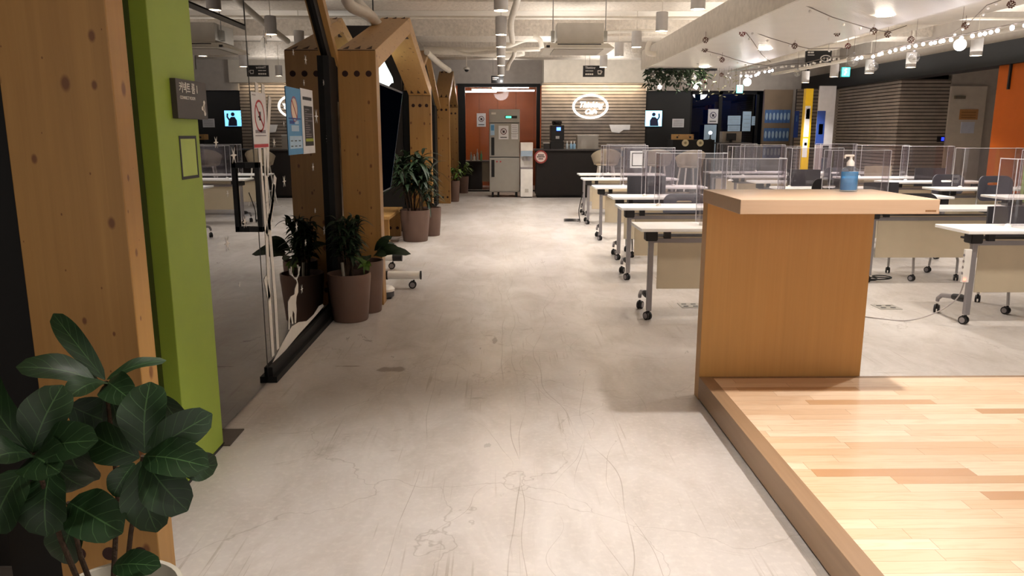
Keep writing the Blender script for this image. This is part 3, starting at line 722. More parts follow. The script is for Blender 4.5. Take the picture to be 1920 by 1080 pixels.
# sanitiser bottle
hb = at(1594, 357, 3.86)
bt = thing('sanitizer_bottle', 'clear pump bottle of pale blue hand sanitizer on the standing counter', 'bottle', (hb.x, 3.88, 1.131))
bt.scale = (1.1, 1.1, 1.08)
c = (hb.x, 3.88, 1.131)
shell = GL('bottle_plastic', '#f2f8fc', .05, .6, .02, .03)
rw, rd = .042, .026
def oval(mb, z0, z1, a, b_, r=None):
    pass
M3 = Matrix.Diagonal((1, .65, 1)).to_3x3()
MB().lathe([(.001, .0), (.038, .001), (.042, .006), (.042, .09), (.038, .104), (.022, .114), (.014, .118), (.014, .122)], c, 28, M3).build('bottle_body', shell, bt, smooth=True)
liq = GL('blue_gel', '#8fcbee', .03, .5, .05, .45, '#5fa9dc')
MB().lathe([(.001, .008), (.036, .008), (.038, .012), (.038, .092), (.001, .093)], c, 28, M3).build('blue_gel', liq, bt, smooth=True)
MB().lathe([(.014, .118), (.017, .119), (.017, .135), (.012, .142), (.006, .15), (.0055, .163), (.001, .164)], c, 20).build('pump_collar', clamp, bt, smooth=True)
mb = MB(); mb.box(hb.x-.03, hb.x+.012, 3.872, 3.888, 1.131+.162, 1.131+.171, bev=.002); mb.box(hb.x-.032, hb.x-.026, 3.874, 3.886, 1.131+.154, 1.131+.166); mb.build('pump_spout', clamp, bt)

# ---------------------------------------------------------------- training desks
def caster(x, y, parent, ang=0, r=.032, name='caster'):
    mb = MB(); M = Matrix.Translation((x, y, 0)) @ Matrix.Rotation(ang, 4, 'Z')
    def T(p): return M @ Vector(p)
    for s in (-1, 1): mb.cyl(T((s*.006, .012, r)), T((s*.02, .012, r)), r, 20)
    mb.cyl(T((0, 0, r)), T((0, 0, r*2+.01)), .009, 10); mb.box(-.009, .009, -.005, .025, r*1.2, r*2.05, M)
    o = mb.build(name, rubber, parent, smooth=True)
    mb = MB()
    for s in (-1, 1): mb.cyl(T((s*.02, .012, r)), T((s*.023, .012, r)), r*.68, 18)
    mb.build('hub', steelp, o, smooth=True)
    return o
def make_desk(L=1.5, D=.45, H=.72):
    t = thing('training_desk', 'x', 'desk')
    mb = MB(); mb.box(0, L, 0, D, H-.026, H); mb.build('desktop', desktop, t, bevel=.004)
    for x in (.09, L-.09):
        lm = MB(); lm.box(x-.02, x+.02, .045, .085, .075, H-.09); leg = lm.build('leg', steelp, t, bevel=.005)
        mb = MB(); mb.box(x-.045, x+.045, .03, .13, H-.1, H-.026, bev=.006); mb.build('bracket', rubber, t)
        fm = MB(); fm.tube([(x, .06, .19), (x, .26, .175), (x, .4, .155), (x, .45, .12), (x, .455, .095)], [.02, .019, .017, .016, .014], 10)
        foot = fm.build('foot', steelp, t, smooth=True)
        MB().tube([(x, .085, .19), (x, .15, .187), (x, .24, .178)], [.024, .03, .024], 12).build('foot_cover', rubber, foot, smooth=True)
        caster(x, .065, t, .5); caster(x, .455, t, -.6)
    MB().box(.09, L-.09, .09, .12, .60, .635).build('crossbar', steelp, t)
    for x in (.19, L-.22): MB().box(x, x+.05, .06, .1, H-.085, H-.026).build('hinge', rubber, t)
    mb = MB(); mb.box(.15, L-.15, .095, .105, .24, .645); mb.build('modesty_panel', cream, t, bevel=.002)
    MB().box(.16, L-.16, .11, .36, H-.1, H-.085).build('under_shelf', dark, t)
    return t
DK = [(1.046, 5.715, 'white folding desk directly left of the standing counter, first of the left block'),
      (1.15, 7.36, 'second white folding desk from the front in the left block'),
      (1.24, 8.58, 'third white folding desk from the front in the left block'),
      (1.242, 10.22, 'fourth white folding desk from the front in the left block'),
      (1.283, 12.1, 'fifth white folding desk in the left block, second to last before the cafe'),
      (1.36, 13.5, 'rearmost white folding desk of the left block, before the bar stools'),
      (3.42, 5.545, 'nearest white folding desk at the right picture edge, with a power strip on its leg'),
      (3.46, 7.2, 'white folding desk whose cream panel shows right behind the standing counter'),
      (3.60, 8.6, 'middle block desk mostly hidden behind the standing counter top'),
      (3.62, 9.95, 'middle block desk just peeking over the standing counter top'),
      (3.746, 11.35, 'middle block desk, third from its rear, beside the black chair'),
      (3.80, 12.75, 'middle block desk, second from its rear'),
      (3.82, 14.2, 'rearmost desk of the middle block below the black coffee counter'),
      (5.603, 8.5, 'right block desk at the picture edge, second nearest of its block'),
      (5.628, 9.82, 'right block long desk directly above the standing counter corner'),
      (5.68, 11.28, 'right block desk with the dark chair back at its right end'),
      (5.52, 12.4, 'right block desk behind the blue sanitizer bottle'),
      (5.5, 14.05, 'rearmost right block desk below the beige chair')]
proto = make_desk(); DESKS = []
for i, (x, y, lb) in enumerate(DK):
    if i == 0: d = proto; d.location = (x, y, 0)
    else: d = dup(proto, (x, y, 0))
    d['label'] = lb; d['group'] = 'white folding training desks'; DESKS.append(d)

# acrylic partitions
def make_partition(w=.68, h=.50, wing=.2, r=.05):
    t = thing('acrylic_partition', 'x', 'partition')
    # plan: U shape opening to +Y ; front sheet at y=0
    pl = [(-w/2, wing)] + [(-w/2+r-r*math.cos(a), r-r*math.sin(a)) for a in [PI/2*k/4 for k in range(5)]] + [(w/2-r+r*math.sin(a), r-r*math.cos(a)) for a in [PI/2*k/4 for k in range(5)]] + [(w/2, wing)]
    mb = MB(); th = .003
    for a, b in zip(pl[:-1], pl[1:]):
        d = Vector((b[0]-a[0], b[1]-a[1], 0)).normalized(); n = Vector((-d.y, d.x, 0))*th
        mb.prism([(a[0], a[1], .01), (b[0], b[1], .01), (b[0]+n.x, b[1]+n.y, .01), (a[0]+n.x, a[1]+n.y, .01)], None, (0, 0, h))
    mb.build('sheet', acry, t)
    mb = MB(); mb.tube([(a, b, h+.011) for a, b in pl], .0032, 6)
    for sx in (-1, 1):
        mb.tube([(sx*w/2, wing, .01), (sx*w/2, wing, h+.01)], .0032, 6)
        mb.tube([(sx*(w/2-.01), .012, .01), (sx*(w/2-.01), .012, h+.01)], .003, 6)
    mb.build('edge', acryedge, t)
    for sx in (-1, 1): MB().lathe([(.026, 0), (.026, .012), (.018, .022), (.004, .026)], (sx*(w/2-.01), .03, 0), 14).build('foot', clamp, t, smooth=True)
    return t
PT = [(1.87, 5.9, .64, 'clear partition on the desk left of the standing counter'),
      (1.87, 7.52, .67, 'clear partition on the second left block desk, before the grey chair'),
      (1.94, 8.72, .64, 'clear partition on the third left block desk'),
      (1.98, 10.38, .70, 'clear partition on the fourth left block desk carrying a square white card'),
      (1.95, 12.2, .72, 'clear partition on the fifth left block desk'),
      (2.2, 13.6, .66, 'rearmost clear partition of the left block'),
      (4.2, 5.75, .70, 'clear partition on the desk at the right picture edge'),
      (4.1, 8.8, .70, 'clear partition on the hidden middle block desk behind the counter'),
      (4.15, 10.15, .70, 'clear partition on middle block desk peeking over the counter'),
      (3.95, 11.55, 1.05, 'wide clear partition on middle block desk before the blue posters'),
      (4.4, 12.95, .70, 'clear partition on the second to rear middle block desk'),
      (4.4, 14.4, .70, 'rearmost clear partition of the middle block'),
      (6.35, 8.7, .70, 'clear partition at right picture edge before the orange column'),
      (6.4, 10.02, .80, 'clear partition on the long right block desk, before the orange column'),
      (6.4, 11.5, .70, 'clear partition before the cream door'),
      (6.25, 12.6, .80, 'clear partition on the desk behind the sanitizer bottle'),
      (6.2, 14.25, .70, 'rearmost clear partition of the right block, before the striped wall')]
pp = make_partition()
for i, (x, y, w, lb) in enumerate(PT):
    s = (w/.68, 1, 1)
    if i == 0: p = pp; p.location = (x, y, .72); p.scale = s
    else: p = dup(pp, (x, y, .72), 0, scale=s)
    p['label'] = lb; p['group'] = 'clear acrylic desk partitions'
# card on fourth partition
q0 = at(1181, 315, 10.37); q1 = at(1211, 283, 10.37)
cc = thing('placard', 'square white card with a black border taped to an acrylic partition', 'sign', ((q0.x+q1.x)/2, 10.37, q0.z))
MB().box(q0.x, q1.x, 10.368, 10.372, q0.z, q1.z).build('card', paper, cc)
mb = MB(); g = .025; gg = .034
o_ = [(q0.x+g, 10.3675, q0.z+g), (q1.x-g, 10.3675, q0.z+g), (q1.x-g, 10.3675, q1.z-g), (q0.x+g, 10.3675, q1.z-g)]
i_ = [(q0.x+gg, 10.3675, q0.z+gg), (q1.x-gg, 10.3675, q0.z+gg), (q1.x-gg, 10.3675, q1.z-gg), (q0.x+gg, 10.3675, q1.z-gg)]
mb.ringshape(o_, i_, (0, -.0015, 0)); mb.build('border', ink, cc)

# ---------------------------------------------------------------- chairs
def make_chair(mback, mseat, oval=True, top=.82):
    t = thing('caster_chair', 'x', 'chair')
    w, h = .46, .28; n = 32; zc = top-h/2
    outer = rrect(w, h, .09, 7); k = len(outer)
    if oval: inner = [(.085*math.cos(math.atan2(b, a)), .05+.022*math.sin(math.atan2(b, a))) for a, b in outer]
    mb = MB()
    def cv(p, off=0):
        x, z = p; return (x, .20+.05*(1-(x/.23)**2)+.18*(z)*.35+off, zc+z)
    if oval:
        b = mb.bm; O = [b.verts.new(cv(p)) for p in outer]; I = [b.verts.new(cv(p)) for p in inner]
        O2 = [b.verts.new(cv(p, .018)) for p in outer]; I2 = [b.verts.new(cv(p, .018)) for p in inner]
        for q in range(k):
            j = (q+1) % k
            try:
                b.faces.new((O[q], O[j], I[j], I[q])); b.faces.new((O2[j], O2[q], I2[q], I2[j])); b.faces.new((O[j], O[q], O2[q], O2[j])); b.faces.new((I[q], I[j], I2[j], I2[q]))
            except ValueError: pass
    else:
        nx = 10
        for s in range(nx):
            xa = -w/2+w*s/nx; xb = xa+w/nx
            mb.prism([cv((xa, -h/2)), cv((xb, -h/2)), cv((xb, h/2)), cv((xa, h/2))], None, (0, .018, 0))
    mb.build('backrest', mback, t, smooth=True)
    mb = MB(); mb.box(-.22, .22, -.22, .2, .42, .465, bev=.015); mb.build('seat', mseat, t)
    for sx in (-1, 1):
        MB().tube([(sx*.2, .24, zc-.02), (sx*.215, .235, .5), (sx*.215, .17, .43)], .011, 8).build('back_tube', steel, t, smooth=True)
        for sy in (-1, 1):
            lg = MB().tube([(sx*.16, sy*.08, .43), (sx*.2, sy*.17, .36), (sx*.225, sy*.215, .2), (sx*.22, sy*.225, .075)], .012, 8).build('leg', steel, t, smooth=True)
            c_ = caster(sx*.22, sy*.225, lg, sx*sy*.5, .03)
    return t
def flat_caster_fix(): pass
cb = P('black_plastic', '#1c191b', .5); cg = P('bluegrey_plastic', '#55555f', .5); cbe = P('beige_plastic', '#b8ab94', .5); cdg = P('charcoal_plastic', '#35343a', .5)
kinds = {'b': make_chair(cb, blackm, True), 'g': make_chair(cg, cdg, True), 'e': make_chair(cbe, cbe, False), 'c': make_chair(cdg, blackm, False)}
used = set()
CHR = [('c', 1.74, 9.05, 0, 1.12, 'charcoal solid-backed chair behind the third left block desk'),
       ('g', 1.93, 7.86, 0, .97, 'blue-grey chair with an oval back slot behind the second left block desk'),
       ('b', 4.23, 7.57, .05, 1, 'black chair whose castors show under the cream panel behind the counter'),
       ('c', 4.28, 6.14, -.08, 1, 'black chair behind the desk at the right picture edge'),
       ('c', 4.2, 10.5, 0, 1.13, 'tall-backed black chair before the yellow post'),
       ('b', 4.05, 9.25, 0, 1.06, 'black chair with a light oval back slot, peeking over the counter'),
       ('c', 4.75, 9.35, .1, 1, 'black chair just right of the sanitizer bottle'),
       ('g', 5.85, 13.2, .1, 1.02, 'small blue-grey chair left of the sanitizer pump'),
       ('e', 6.45, 13.0, 0, 1.06, 'beige chair before the striped wall'),
       ('c', 6.72, 11.9, -.1, 1.08, 'charcoal chair before the cream door'),
       ('g', 6.3, 10.6, .05, 1.04, 'blue-grey chair at the long right block desk'),
       ('g', 6.15, 9.3, .1, 1.1, 'blue-grey chair beside the orange column')]
for k, x, y, rz, sc, lb in CHR:
    pr = kinds[k]
    if k not in used: used.add(k); o = pr; o.location = (x, y, 0); o.rotation_euler = (0, 0, rz)
    else: o = dup(pr, (x, y, 0), rz)
    o.scale = (1, 1, sc); o['label'] = lb; o['group'] = 'chairs at the training desks'

# bar stools by the cafe counter
def make_stool():
    t = thing('bar_stool', 'x', 'stool')
    mb = MB(); b = mb.bm; n = 14; rows = []
    for i, z in enumerate((0, .1, .2, .28)):
        row = []
        for k in range(n+1):
            a = PI*k/n; rr = .2+.02*i; row.append(b.verts.new((rr*math.cos(a), rr*.8*math.sin(a)-.02, .72+z*(.55+.45*math.sin(a)))))
        rows.append(row)
    for i in range(3):
        for k in range(n): b.faces.new((rows[i][k], rows[i][k+1], rows[i+1][k+1], rows[i+1][k]))
    o = mb.build('backrest', cbe, t, smooth=True); m_ = o.modifiers.new('s', 'SOLIDIFY'); m_.thickness = .016
    MB().lathe([(.001, .70), (.17, .70), (.2, .72), (.19, .735), (.001, .725)], (0, 0, 0), 20).build('seat', cbe, t, smooth=True)
    for sx in (-1, 1):
        for sy in (-1, 1): MB().tube([(sx*.12, sy*.12, .70), (sx*.2, sy*.2, 0)], [.016, .012], 8).build('leg', clamp, t, smooth=True)
    mb = MB(); z = .25; q = .165
    mb.tube([(-q, -q, z), (q, -q, z), (q, q, z), (-q, q, z), (-q, -q, z)], .008, 6); mb.build('footrest', steel, t)
    return t
s0 = make_stool()
for i, (x, y, rz, lb) in enumerate(((2.1, 15.6, PI, 'beige bucket bar stool nearest the black counter front, left of the square card'), (3.1, 15.4, PI-.2, 'beige bucket bar stool seen through the partitions, middle of three'), (3.55, 14.6, PI+.2, 'rightmost beige bucket bar stool behind the partitions'))):
    o = s0 if i == 0 else dup(s0, (x, y, 0), rz)
    o.location = (x, y, 0); o.rotation_euler = (0, 0, rz); o['label'] = lb; o['group'] = 'beige bar stools by the cafe'; o.scale = (1.1, 1.1, 1.12)

# power strip, cables, floor boxes
ps = thing('power_strip', 'white power strip strapped to the leg of the right edge desk', 'power strip', (3.46, 5.59, .35))
MB().box(3.425, 3.475, 5.565, 5.59, .33, .58).build('strip_body', clamp, ps, bevel=.004)
mb = MB(); [mb.cyl((3.424, 5.5775, .40+.045*k), (3.427, 5.5775, .40+.045*k), .011, 12) for k in range(4)]; mb.build('socket', P('grey_plastic', '#8b8486', .5), ps)
MB().box(3.43, 3.45, 5.562, 5.566, .345, .365).build('switch', EM('red_switch', '#ff5a48', 2), ps)
def cable(pts, r, m, label, name='cable'):
    # smooth with catmull
    P_ = [Vector(p) for p in pts]; out = []
    for i in range(len(P_)-1):
        p0 = P_[max(i-1, 0)]; p1 = P_[i]; p2 = P_[i+1]; p3 = P_[min(i+2, len(P_)-1)]
        for k in range(6):
            t = k/6; out.append(.5*((2*p1)+(p2-p0)*t+(2*p0-5*p1+4*p2-p3)*t*t+(3*p1-p0-3*p2+p3)*t**3))
    out.append(P_[-1])
    return MB().tube(out, r, 6).build(name, m, label=label, cat='cable', smooth=True)
cable([(3.45, 5.58, .33), (3.42, 5.6, .2), (3.3, 5.65, .08), (3.1, 5.7, .008), (2.85, 5.85, .006), (2.62, 6.05, .006), (2.45, 6.3, .006)], .005, P('grey_cable', '#a39a96', .5), 'grey cable drooping from the power strip to the floor')
pts = [(3.42+.12*math.cos(a*.9)+.02*a, 7.35+.09*math.sin(a*.9), .008+.002*a) for a in range(0, 20)]
cable([(3.2, 7.3, .3), (3.25, 7.35, .05)]+pts, .006, rubber, 'coiled black cable on the floor right of the standing counter')
pts = [(1.15+.13*math.cos(a*.8), 12.5+.1*math.sin(a*.8), .008+.003*a) for a in range(0, 16)]
cable([(1.3, 12.3, .5), (1.25, 12.4, .2)]+pts, .007, rubber, 'black cable bundle by the far left desk legs')
for (u, v, lb) in ((1294, 573, 'flush floor socket box under the first left block desk'), (1662, 576, 'flush floor socket box right of the standing counter')):
    p = at(u, v, 6.35); k = CH/(CH-p.z); X = p.x*k; Y = 6.35*k
    fb = thing('floor_box', lb, 'floor socket', (X, Y, 0))
    MB().box(X-.09, X+.09, Y-.09, Y+.09, 0, .004).build('lid', P('floor_box_steel', '#a9a49c', .4, .5), fb)
    for a in (-.045, .035):
        for b in (-.04, .04): MB().box(X+a-.02, X+a+.02, Y+b-.01, Y+b+.01, .004, .006).build('socket_slot', ink, fb)
# pale dark floor inlay rings

# ---------------------------------------------------------------- television on wheeled stand in the nook
tv = thing('tv_stand', 'white wheeled stand with tubular feet reaching into the aisle', 'stand', (-1.3, 7.5, 0))
for (y, xe) in ((7.05, -.76), (8.1, -1.1)):
    f = MB().tube([(-1.55, y, .125), (xe, y, .125)], .038, 14).build('foot', clamp, tv, smooth=True)
    MB().cyl((xe, y, .125), (xe+.012, y, .125), .041, 14).build('end_cap', rubber, f, smooth=True)
    MB().cyl((-1.16, y, .125), (-1.06, y, .125), .042, 14).build('sleeve', rubber, f, smooth=True)
    caster(xe-.06, y, f, PI/2, .035)
MB().box(-1.55, -1.47, 7.2, 7.28, .1, 1.7).build('column', clamp, tv); MB().box(-1.55, -1.47, 7.9, 7.98, .1, 1.7).build('column', clamp, tv)
MB().box(-1.54, -1.48, 7.0, 8.15, .09, .15).build('base_bar', clamp, tv)
M = Matrix.Translation((-1.19, 0, .83)) @ Matrix.Rotation(math.radians(9), 4, 'Y')
t = thing('television', 'large black television tilted toward the aisle inside the gable frame', 'television', (-1.19, 7.5, .85))
MB().box(-.05, -.012, 6.62, 8.36, 0, 1.03, M).build('housing', black, t, bevel=.004)
MB().box(-.014, -.009, 6.64, 8.34, .02, 1.01, M).build('screen', P('screen_glass', '#02040a', .06, 0, 0), t)
MB().box(-.013, -.007, 8.342, 8.36, 0, 1.03, M).build('edge_reflection', P('blue_reflection', '#7d94b4', .2, .8), t)  # blue reflection along the screen edge, put in as a coloured strip
MB().box(-.25, -.05, 7.2, 7.9, .35, .7, M).build('mount', black, t)
rc = thing('floor_unit', 'small rounded white appliance on the floor at the foot of the spruce post', 'appliance', (-1.0, 6.65, 0))
MB().lathe([(.06, .0), (.075, .01), (.075, .05), (.07, .055)], (-1.02, 6.62, .01), 24).build('body', P('grey_rubber', '#3c3c40', .5), rc, smooth=True)
MB().lathe([(.078, .055), (.08, .075), (.06, .095), (.01, .1)], (-1.02, 6.62, .01), 24).build('cover', clamp, rc, smooth=True)
MB().box(-1.08, -.97, 6.58, 6.66, 0, .012).build('base', rubber, rc)
# lampshade inside nook; emission stands in for light reflected off its metal
ls = thing('pendant_lamp', 'glossy pale metal lampshade hanging inside the television nook', 'lamp', (-1.47, 9.3, 1.87))
MB().lathe([(.03, .46), (.06, .44), (.2, .16), (.21, .1), (.19, .1), (.08, -.02), (.02, -.03)], (-1.47, 9.3, 1.90), 4).build('lamp_shade', EM('shade_reflected_glow', '#dff0ea', 1.0), ls)
MB().cyl((-1.47, 9.3, 2.35), (-1.47, 9.3, 3.32), .008).build('cord', black, ls)
MB().cyl((-1.47, 9.3, 1.86), (-1.47, 9.3, 1.88), .03).build('finial', black, ls)
spot((-1.47, 9.3, 1.8), 14, 140, .6, (1, .95, .88))

# ---------------------------------------------------------------- plants
def leaf_geo(mb, uvl, base, tip, width, normal, fold=.15, droop=.0, wav=0, n=7, shape='fig'):
    b = mb.bm; base = Vector(base); tip = Vector(tip); d = tip-base; L = d.length; d = d.normalized()
    nrm = Vector(normal); nrm = (nrm-d*nrm.dot(d)); nrm = nrm.normalized() if nrm.length > 1e-5 else d.orthogonal().normalized(); s = d.cross(nrm)
    rows = []
    for i in range(n+1):
        t = i/n
        if shape == 'fig': w = width/2*(math.sin(PI*min(1, t**.85*.93+.03))**.62)*(.62+.48*t) if 0 < t < 1 else width*.02
        elif shape == 'strap': w = width/2*math.sin(PI*(t*.9+.08))**.6 if t < 1 else .0005
        else: w = width/2*(math.sin(PI*min(1, t**.6*.98+.02))**.8) if t < 1 else .0005
        c = base+d*(L*t)+nrm*(math.sin(PI*t)*L*.1)-Vector((0, 0, 1))*droop*L*t*t
        row = []
        for k in range(5):
            a = (k-2)/2; h = fold*abs(a)*w+(wav*w*math.sin(t*9+a*3)*abs(a))
            row.append((b.verts.new(c+s*(a*w)+nrm*h), (.5+a/2, t)))
        rows.append(row)
    for i in range(n):
        for k in range(4):
            q = (rows[i][k], rows[i][k+1], rows[i+1][k+1], rows[i+1][k])
            f = b.faces.new([x[0] for x in q])
            for lp, x in zip(f.loops, q): lp[uvl].uv = x[1]
def leaf_obj(specs, name, m, parent, label=None, **k):
    mb = MB(); uvl = mb.bm.loops.layers.uv.new('UVMap')
    for sp in specs: leaf_geo(mb, uvl, **sp)
    return mb.build(name, m, parent, smooth=True, angle=80, label=label, **k)
# fiddle leaf fig, foreground left
PY = 1.72
fig = thing('fiddle_leaf_fig', 'big fiddle leaf fig with shade-darkened leaves in the lower left foreground', 'plant', (-1.0, PY, 0))
pc = at(215, 1112, PY)
MB().lathe([(.09, 0), (.12, .02), (.15, pc.z-.03), (.156, pc.z-.02), (.156, pc.z), (.144, pc.z), (.138, pc.z-.04), (.001, pc.z-.05)], (pc.x, PY, 0), 36).build('pot', P('pale_pot', '#b8b2a4', .6), fig, smooth=True)
MB().lathe([(.139, pc.z-.05), (.08, pc.z-.035), (.001, pc.z-.032)], (pc.x, PY, 0), 24).build('soil', soil, fig, smooth=True)
def stem(a, b, parent=fig, r=.006, bend=.02):
    a = Vector(a); b = Vector(b); m = (a+b)/2+Vector((R.uniform(-bend, bend), R.uniform(-bend, bend), 0))
    MB().tube([a, m, b], [r*1.2, r, r*.8], 8).build('stem', bark, parent, smooth=True)
A0 = at(198, 715, 1.78); B0 = at(62, 850, 1.6); C0 = at(268, 855, 1.62); D0 = at(128, 942, 1.64)
for a in (A0, B0, C0, D0): pass
stem((pc.x-.02, PY+.02, pc.z-.04), A0); stem((pc.x-.05, PY-.02, pc.z-.04), B0); stem((pc.x+.02, PY-.01, pc.z-.04), C0); stem((pc.x-.04, PY, pc.z-.04), D0)
mm = FPX
LV = [ # (u0,v0,Y0, u1,v1,Y1, width px, normal)
 (197, 712, 1.78, 100, 588, 1.88, 44, (.5, -.9, .2)), (186, 716, 1.78, 30, 688, 1.7, 62, (.1, -.6, .9)), (200, 712, 1.78, 312, 676, 1.84, 34, (0, -.5, 1)),
 (198, 716, 1.78, 128, 745, 1.66, 60, (0, -.8, .6)), (202, 716, 1.78, 248, 752, 1.66, 62, (.1, -.8, .6)), (205, 720, 1.78, 240, 830, 1.85, 50, (.2, -1, .2)),
 (55, 848, 1.6, -30, 705, 1.72, 92, (0, -1, .3)), (60, 848, 1.6, 118, 722, 1.66, 96, (.1, -1, .3)), (72, 850, 1.6, 184, 826, 1.52, 84, (0, -.8, .7)), (62, 852, 1.6, -25, 862, 1.5, 84, (0, -.8, .8)), (62, 855, 1.6, 112, 886, 1.48, 88, (0, -.7, .8)),
 (45, 880, 1.62, -15, 1000, 1.56, 110, (-.2, -1, .1)), (95, 880, 1.64, 88, 1006, 1.58, 104, (0, -1, .1)), (100, 870, 1.66, 160, 912, 1.72, 80, (0, -1, .3)),
 (272, 850, 1.62, 282, 716, 1.68, 98, (0, -1, .25)), (276, 852, 1.62, 398, 776, 1.64, 76, (.1, -1, .4)), (270, 856, 1.62, 392, 876, 1.54, 78, (.0, -.8, .8)), (330, 870, 1.66, 408, 872, 1.7, 60, (.2, -1, .2)),
 (262, 858, 1.62, 172, 812, 1.68, 82, (-.1, -1, .4)), (264, 864, 1.62, 294, 998, 1.58, 92, (0, -1, .0)), (272, 862, 1.62, 352, 958, 1.56, 92, (.2, -1, .2)), (252, 868, 1.63, 212, 930, 1.6, 52, (-.1, -1, .2)),
 (130, 942, 1.64, 230, 1000, 1.54, 96, (.1, -.8, .7)), (120, 800, 1.75, 165, 905, 1.8, 100, (0, -1, .1)), (150, 950, 1.7, 118, 1056, 1.72, 78, (0, -1, .1)), (130, 760, 1.86, 235, 800, 1.9, 90, (0, -1, .3)), (212, 1062, 1.62, 302, 1062, 1.56, 56, (0, -.7, .8)), (300, 740, 1.9, 350, 800, 1.95, 60, (0, -1, .2))]
for (u0, v0, y0, u1, v1, y1, wp, nn) in LV:
    leaf_obj([dict(base=at(u0, v0, y0), tip=at(u1, v1, y1), width=wp*y0/FPX*1.15, normal=nn, fold=.22, droop=0, wav=.12, n=12)], 'leaf', figleaf, fig)

def pot(root, x, y, r, h, m=potm):
    MB().lathe([(r*.78, 0), (r*.82, .01), (r, h*.9), (r*1.0, h), (r*.93, h), (r*.9, h-.04), (.001, h-.045)], (x, y, 0), 36).build('pot', m, root, smooth=True)
    MB().lathe([(r*.9, h-.05), (r*.5, h-.035), (.001, h-.03)], (x, y, 0), 20).build('soil', soil, root, smooth=True)
def bushy(root, x, y, z0, n_stem, H, rad, nleaf, ll, lw, m=palmleaf, lean=(0, 0), up=.4, canes=True, low=.4):
    spec = []
    for i in range(n_stem):
        a = R.uniform(0, 2*PI); r0 = R.uniform(0, rad*.25); hh = H*R.uniform(.7, 1)
        b = Vector((x+r0*math.cos(a), y+r0*math.sin(a), z0)); t = Vector((x+lean[0]+rad*.62*math.cos(a)*R.uniform(.3, 1), y+lean[1]+rad*.62*math.sin(a)*R.uniform(.3, 1), z0+hh))
        mid = (b+t)/2+Vector((0, 0, hh*.08))
        MB().tube([b, mid, t], [.008, .006, .004], 6).build('stem', bark, root, smooth=True)
        for k in range(nleaf):
            f = low+(1-low)*(k+R.random())/nleaf; p = b.lerp(mid, f*2) if f < .5 else mid.lerp(t, f*2-1)
            an = R.uniform(0, 2*PI); el = R.uniform(-.35, up+.5*f); d = Vector((math.cos(an)*math.cos(el), math.sin(an)*math.cos(el), math.sin(el)))
            l_ = ll*R.uniform(.7, 1.15)
            spec.append(dict(base=p, tip=p+d*l_, width=lw*R.uniform(.8, 1.2), normal=(0, 0, 1) if abs(d.z) < .9 else (1, 0, 0), droop=R.uniform(.15, .5), n=6, shape='lance', fold=.2))
    leaf_obj(spec, 'foliage', m, root)
p1 = thing('potted_plant', 'bushy dark plant in a taupe pot beside the black glass frame', 'plant', (-1.18, 5.85, 0))
pot(p1, -1.175, 5.83, .165, .37); bushy(p1, -1.19, 5.85, .33, 11, .46, .22, 30, .13, .034, up=.8, low=.3)
MB().tube([(-1.2, 5.76, .32), (-1.21, 5.76, .46)], .012, 8).build('cane', P('pale_cane', '#8a8478', .8), p1, smooth=True)
p2 = thing('potted_plant', 'low broad-leaved plant in taupe pot tucked between black-framed plant and spruce post', 'plant', (-1.1, 6.14, 0))
pot(p2, -1.09, 6.12, .135, .42)
sp = []
for (an, el, l_, w) in ((-.3, .45, .24, .07), (-.1, .25, .3, .08), (-.8, .3, .2, .07), (.6, .5, .2, .06), (-1.4, .2, .18, .07), (2.5, .5, .2, .07), (-1.9, .5, .2, .07), (0, .8, .22, .06), (-.5, .7, .22, .07)):
    b = Vector((-1.08, 6.1, .44)); d = Vector((math.cos(an)*math.cos(el), math.sin(an)*math.cos(el), math.sin(el)))
    q = b+d*.1; sp.append(dict(base=q, tip=q+d*l_*.9, width=w*1.2, normal=(.1, -.8, .8), droop=.2, n=7, shape='fig', fold=.1, wav=.1))
leaf_obj(sp, 'foliage', palmleaf, p2)
sp = [dict(base=(-1.06, 5.98, .43), tip=(-1.06+dx, 5.94, .43+dz), width=.035, normal=(0, -1, .3), n=6, shape='lance') for dx, dz in ((-.09, .02), (-.07, -.05), (-.02, -.1), (.02, -.09), (.04, -.03), (-.1, .05))]
leaf_obj(sp, 'pale_foliage', pothos, p2, label='yellow-green young leaves')
p3 = thing('potted_plant', 'tall dense palm-like plant in taupe pot below the television', 'plant', (-1.17, 10.3, 0))
pot(p3, -1.16, 10.3, .20, .42); bushy(p3, -1.17, 10.2, .38, 16, .80, .56, 20, .28, .055, low=.4, up=.35)
p4 = thing('potted_plant', 'smaller plant with drooping leaves in a taupe pot behind the palm-like plant', 'plant', (-1.0, 10.95, 0))
pot(p4, -.99, 10.85, .14, .40); bushy(p4, -.99, 10.85, .36, 5, .38, .22, 10, .26, .045, m=palmleaf, low=.2, up=.5)
p5 = thing('potted_plant', 'small yellow-green trailing plant in a taupe pot by the farthest gable frame', 'plant', (-.95, 16.6, 0))
pot(p5, -1.0, 16.35, .12, .44); bushy(p5, -.98, 16.35, .42, 5, .3, .2, 8, .16, .06, m=pothos, low=.2, up=.3)
p6 = thing('potted_plant', 'second far plant with arching leaves just before the refrigerator room', 'plant', (-.9, 18.6, 0))
pot(p6, -.92, 18.75, .13, .4); bushy(p6, -.9, 18.75, .38, 5, .35, .25, 8, .2, .05, m=pothos, low=.2, up=.4)

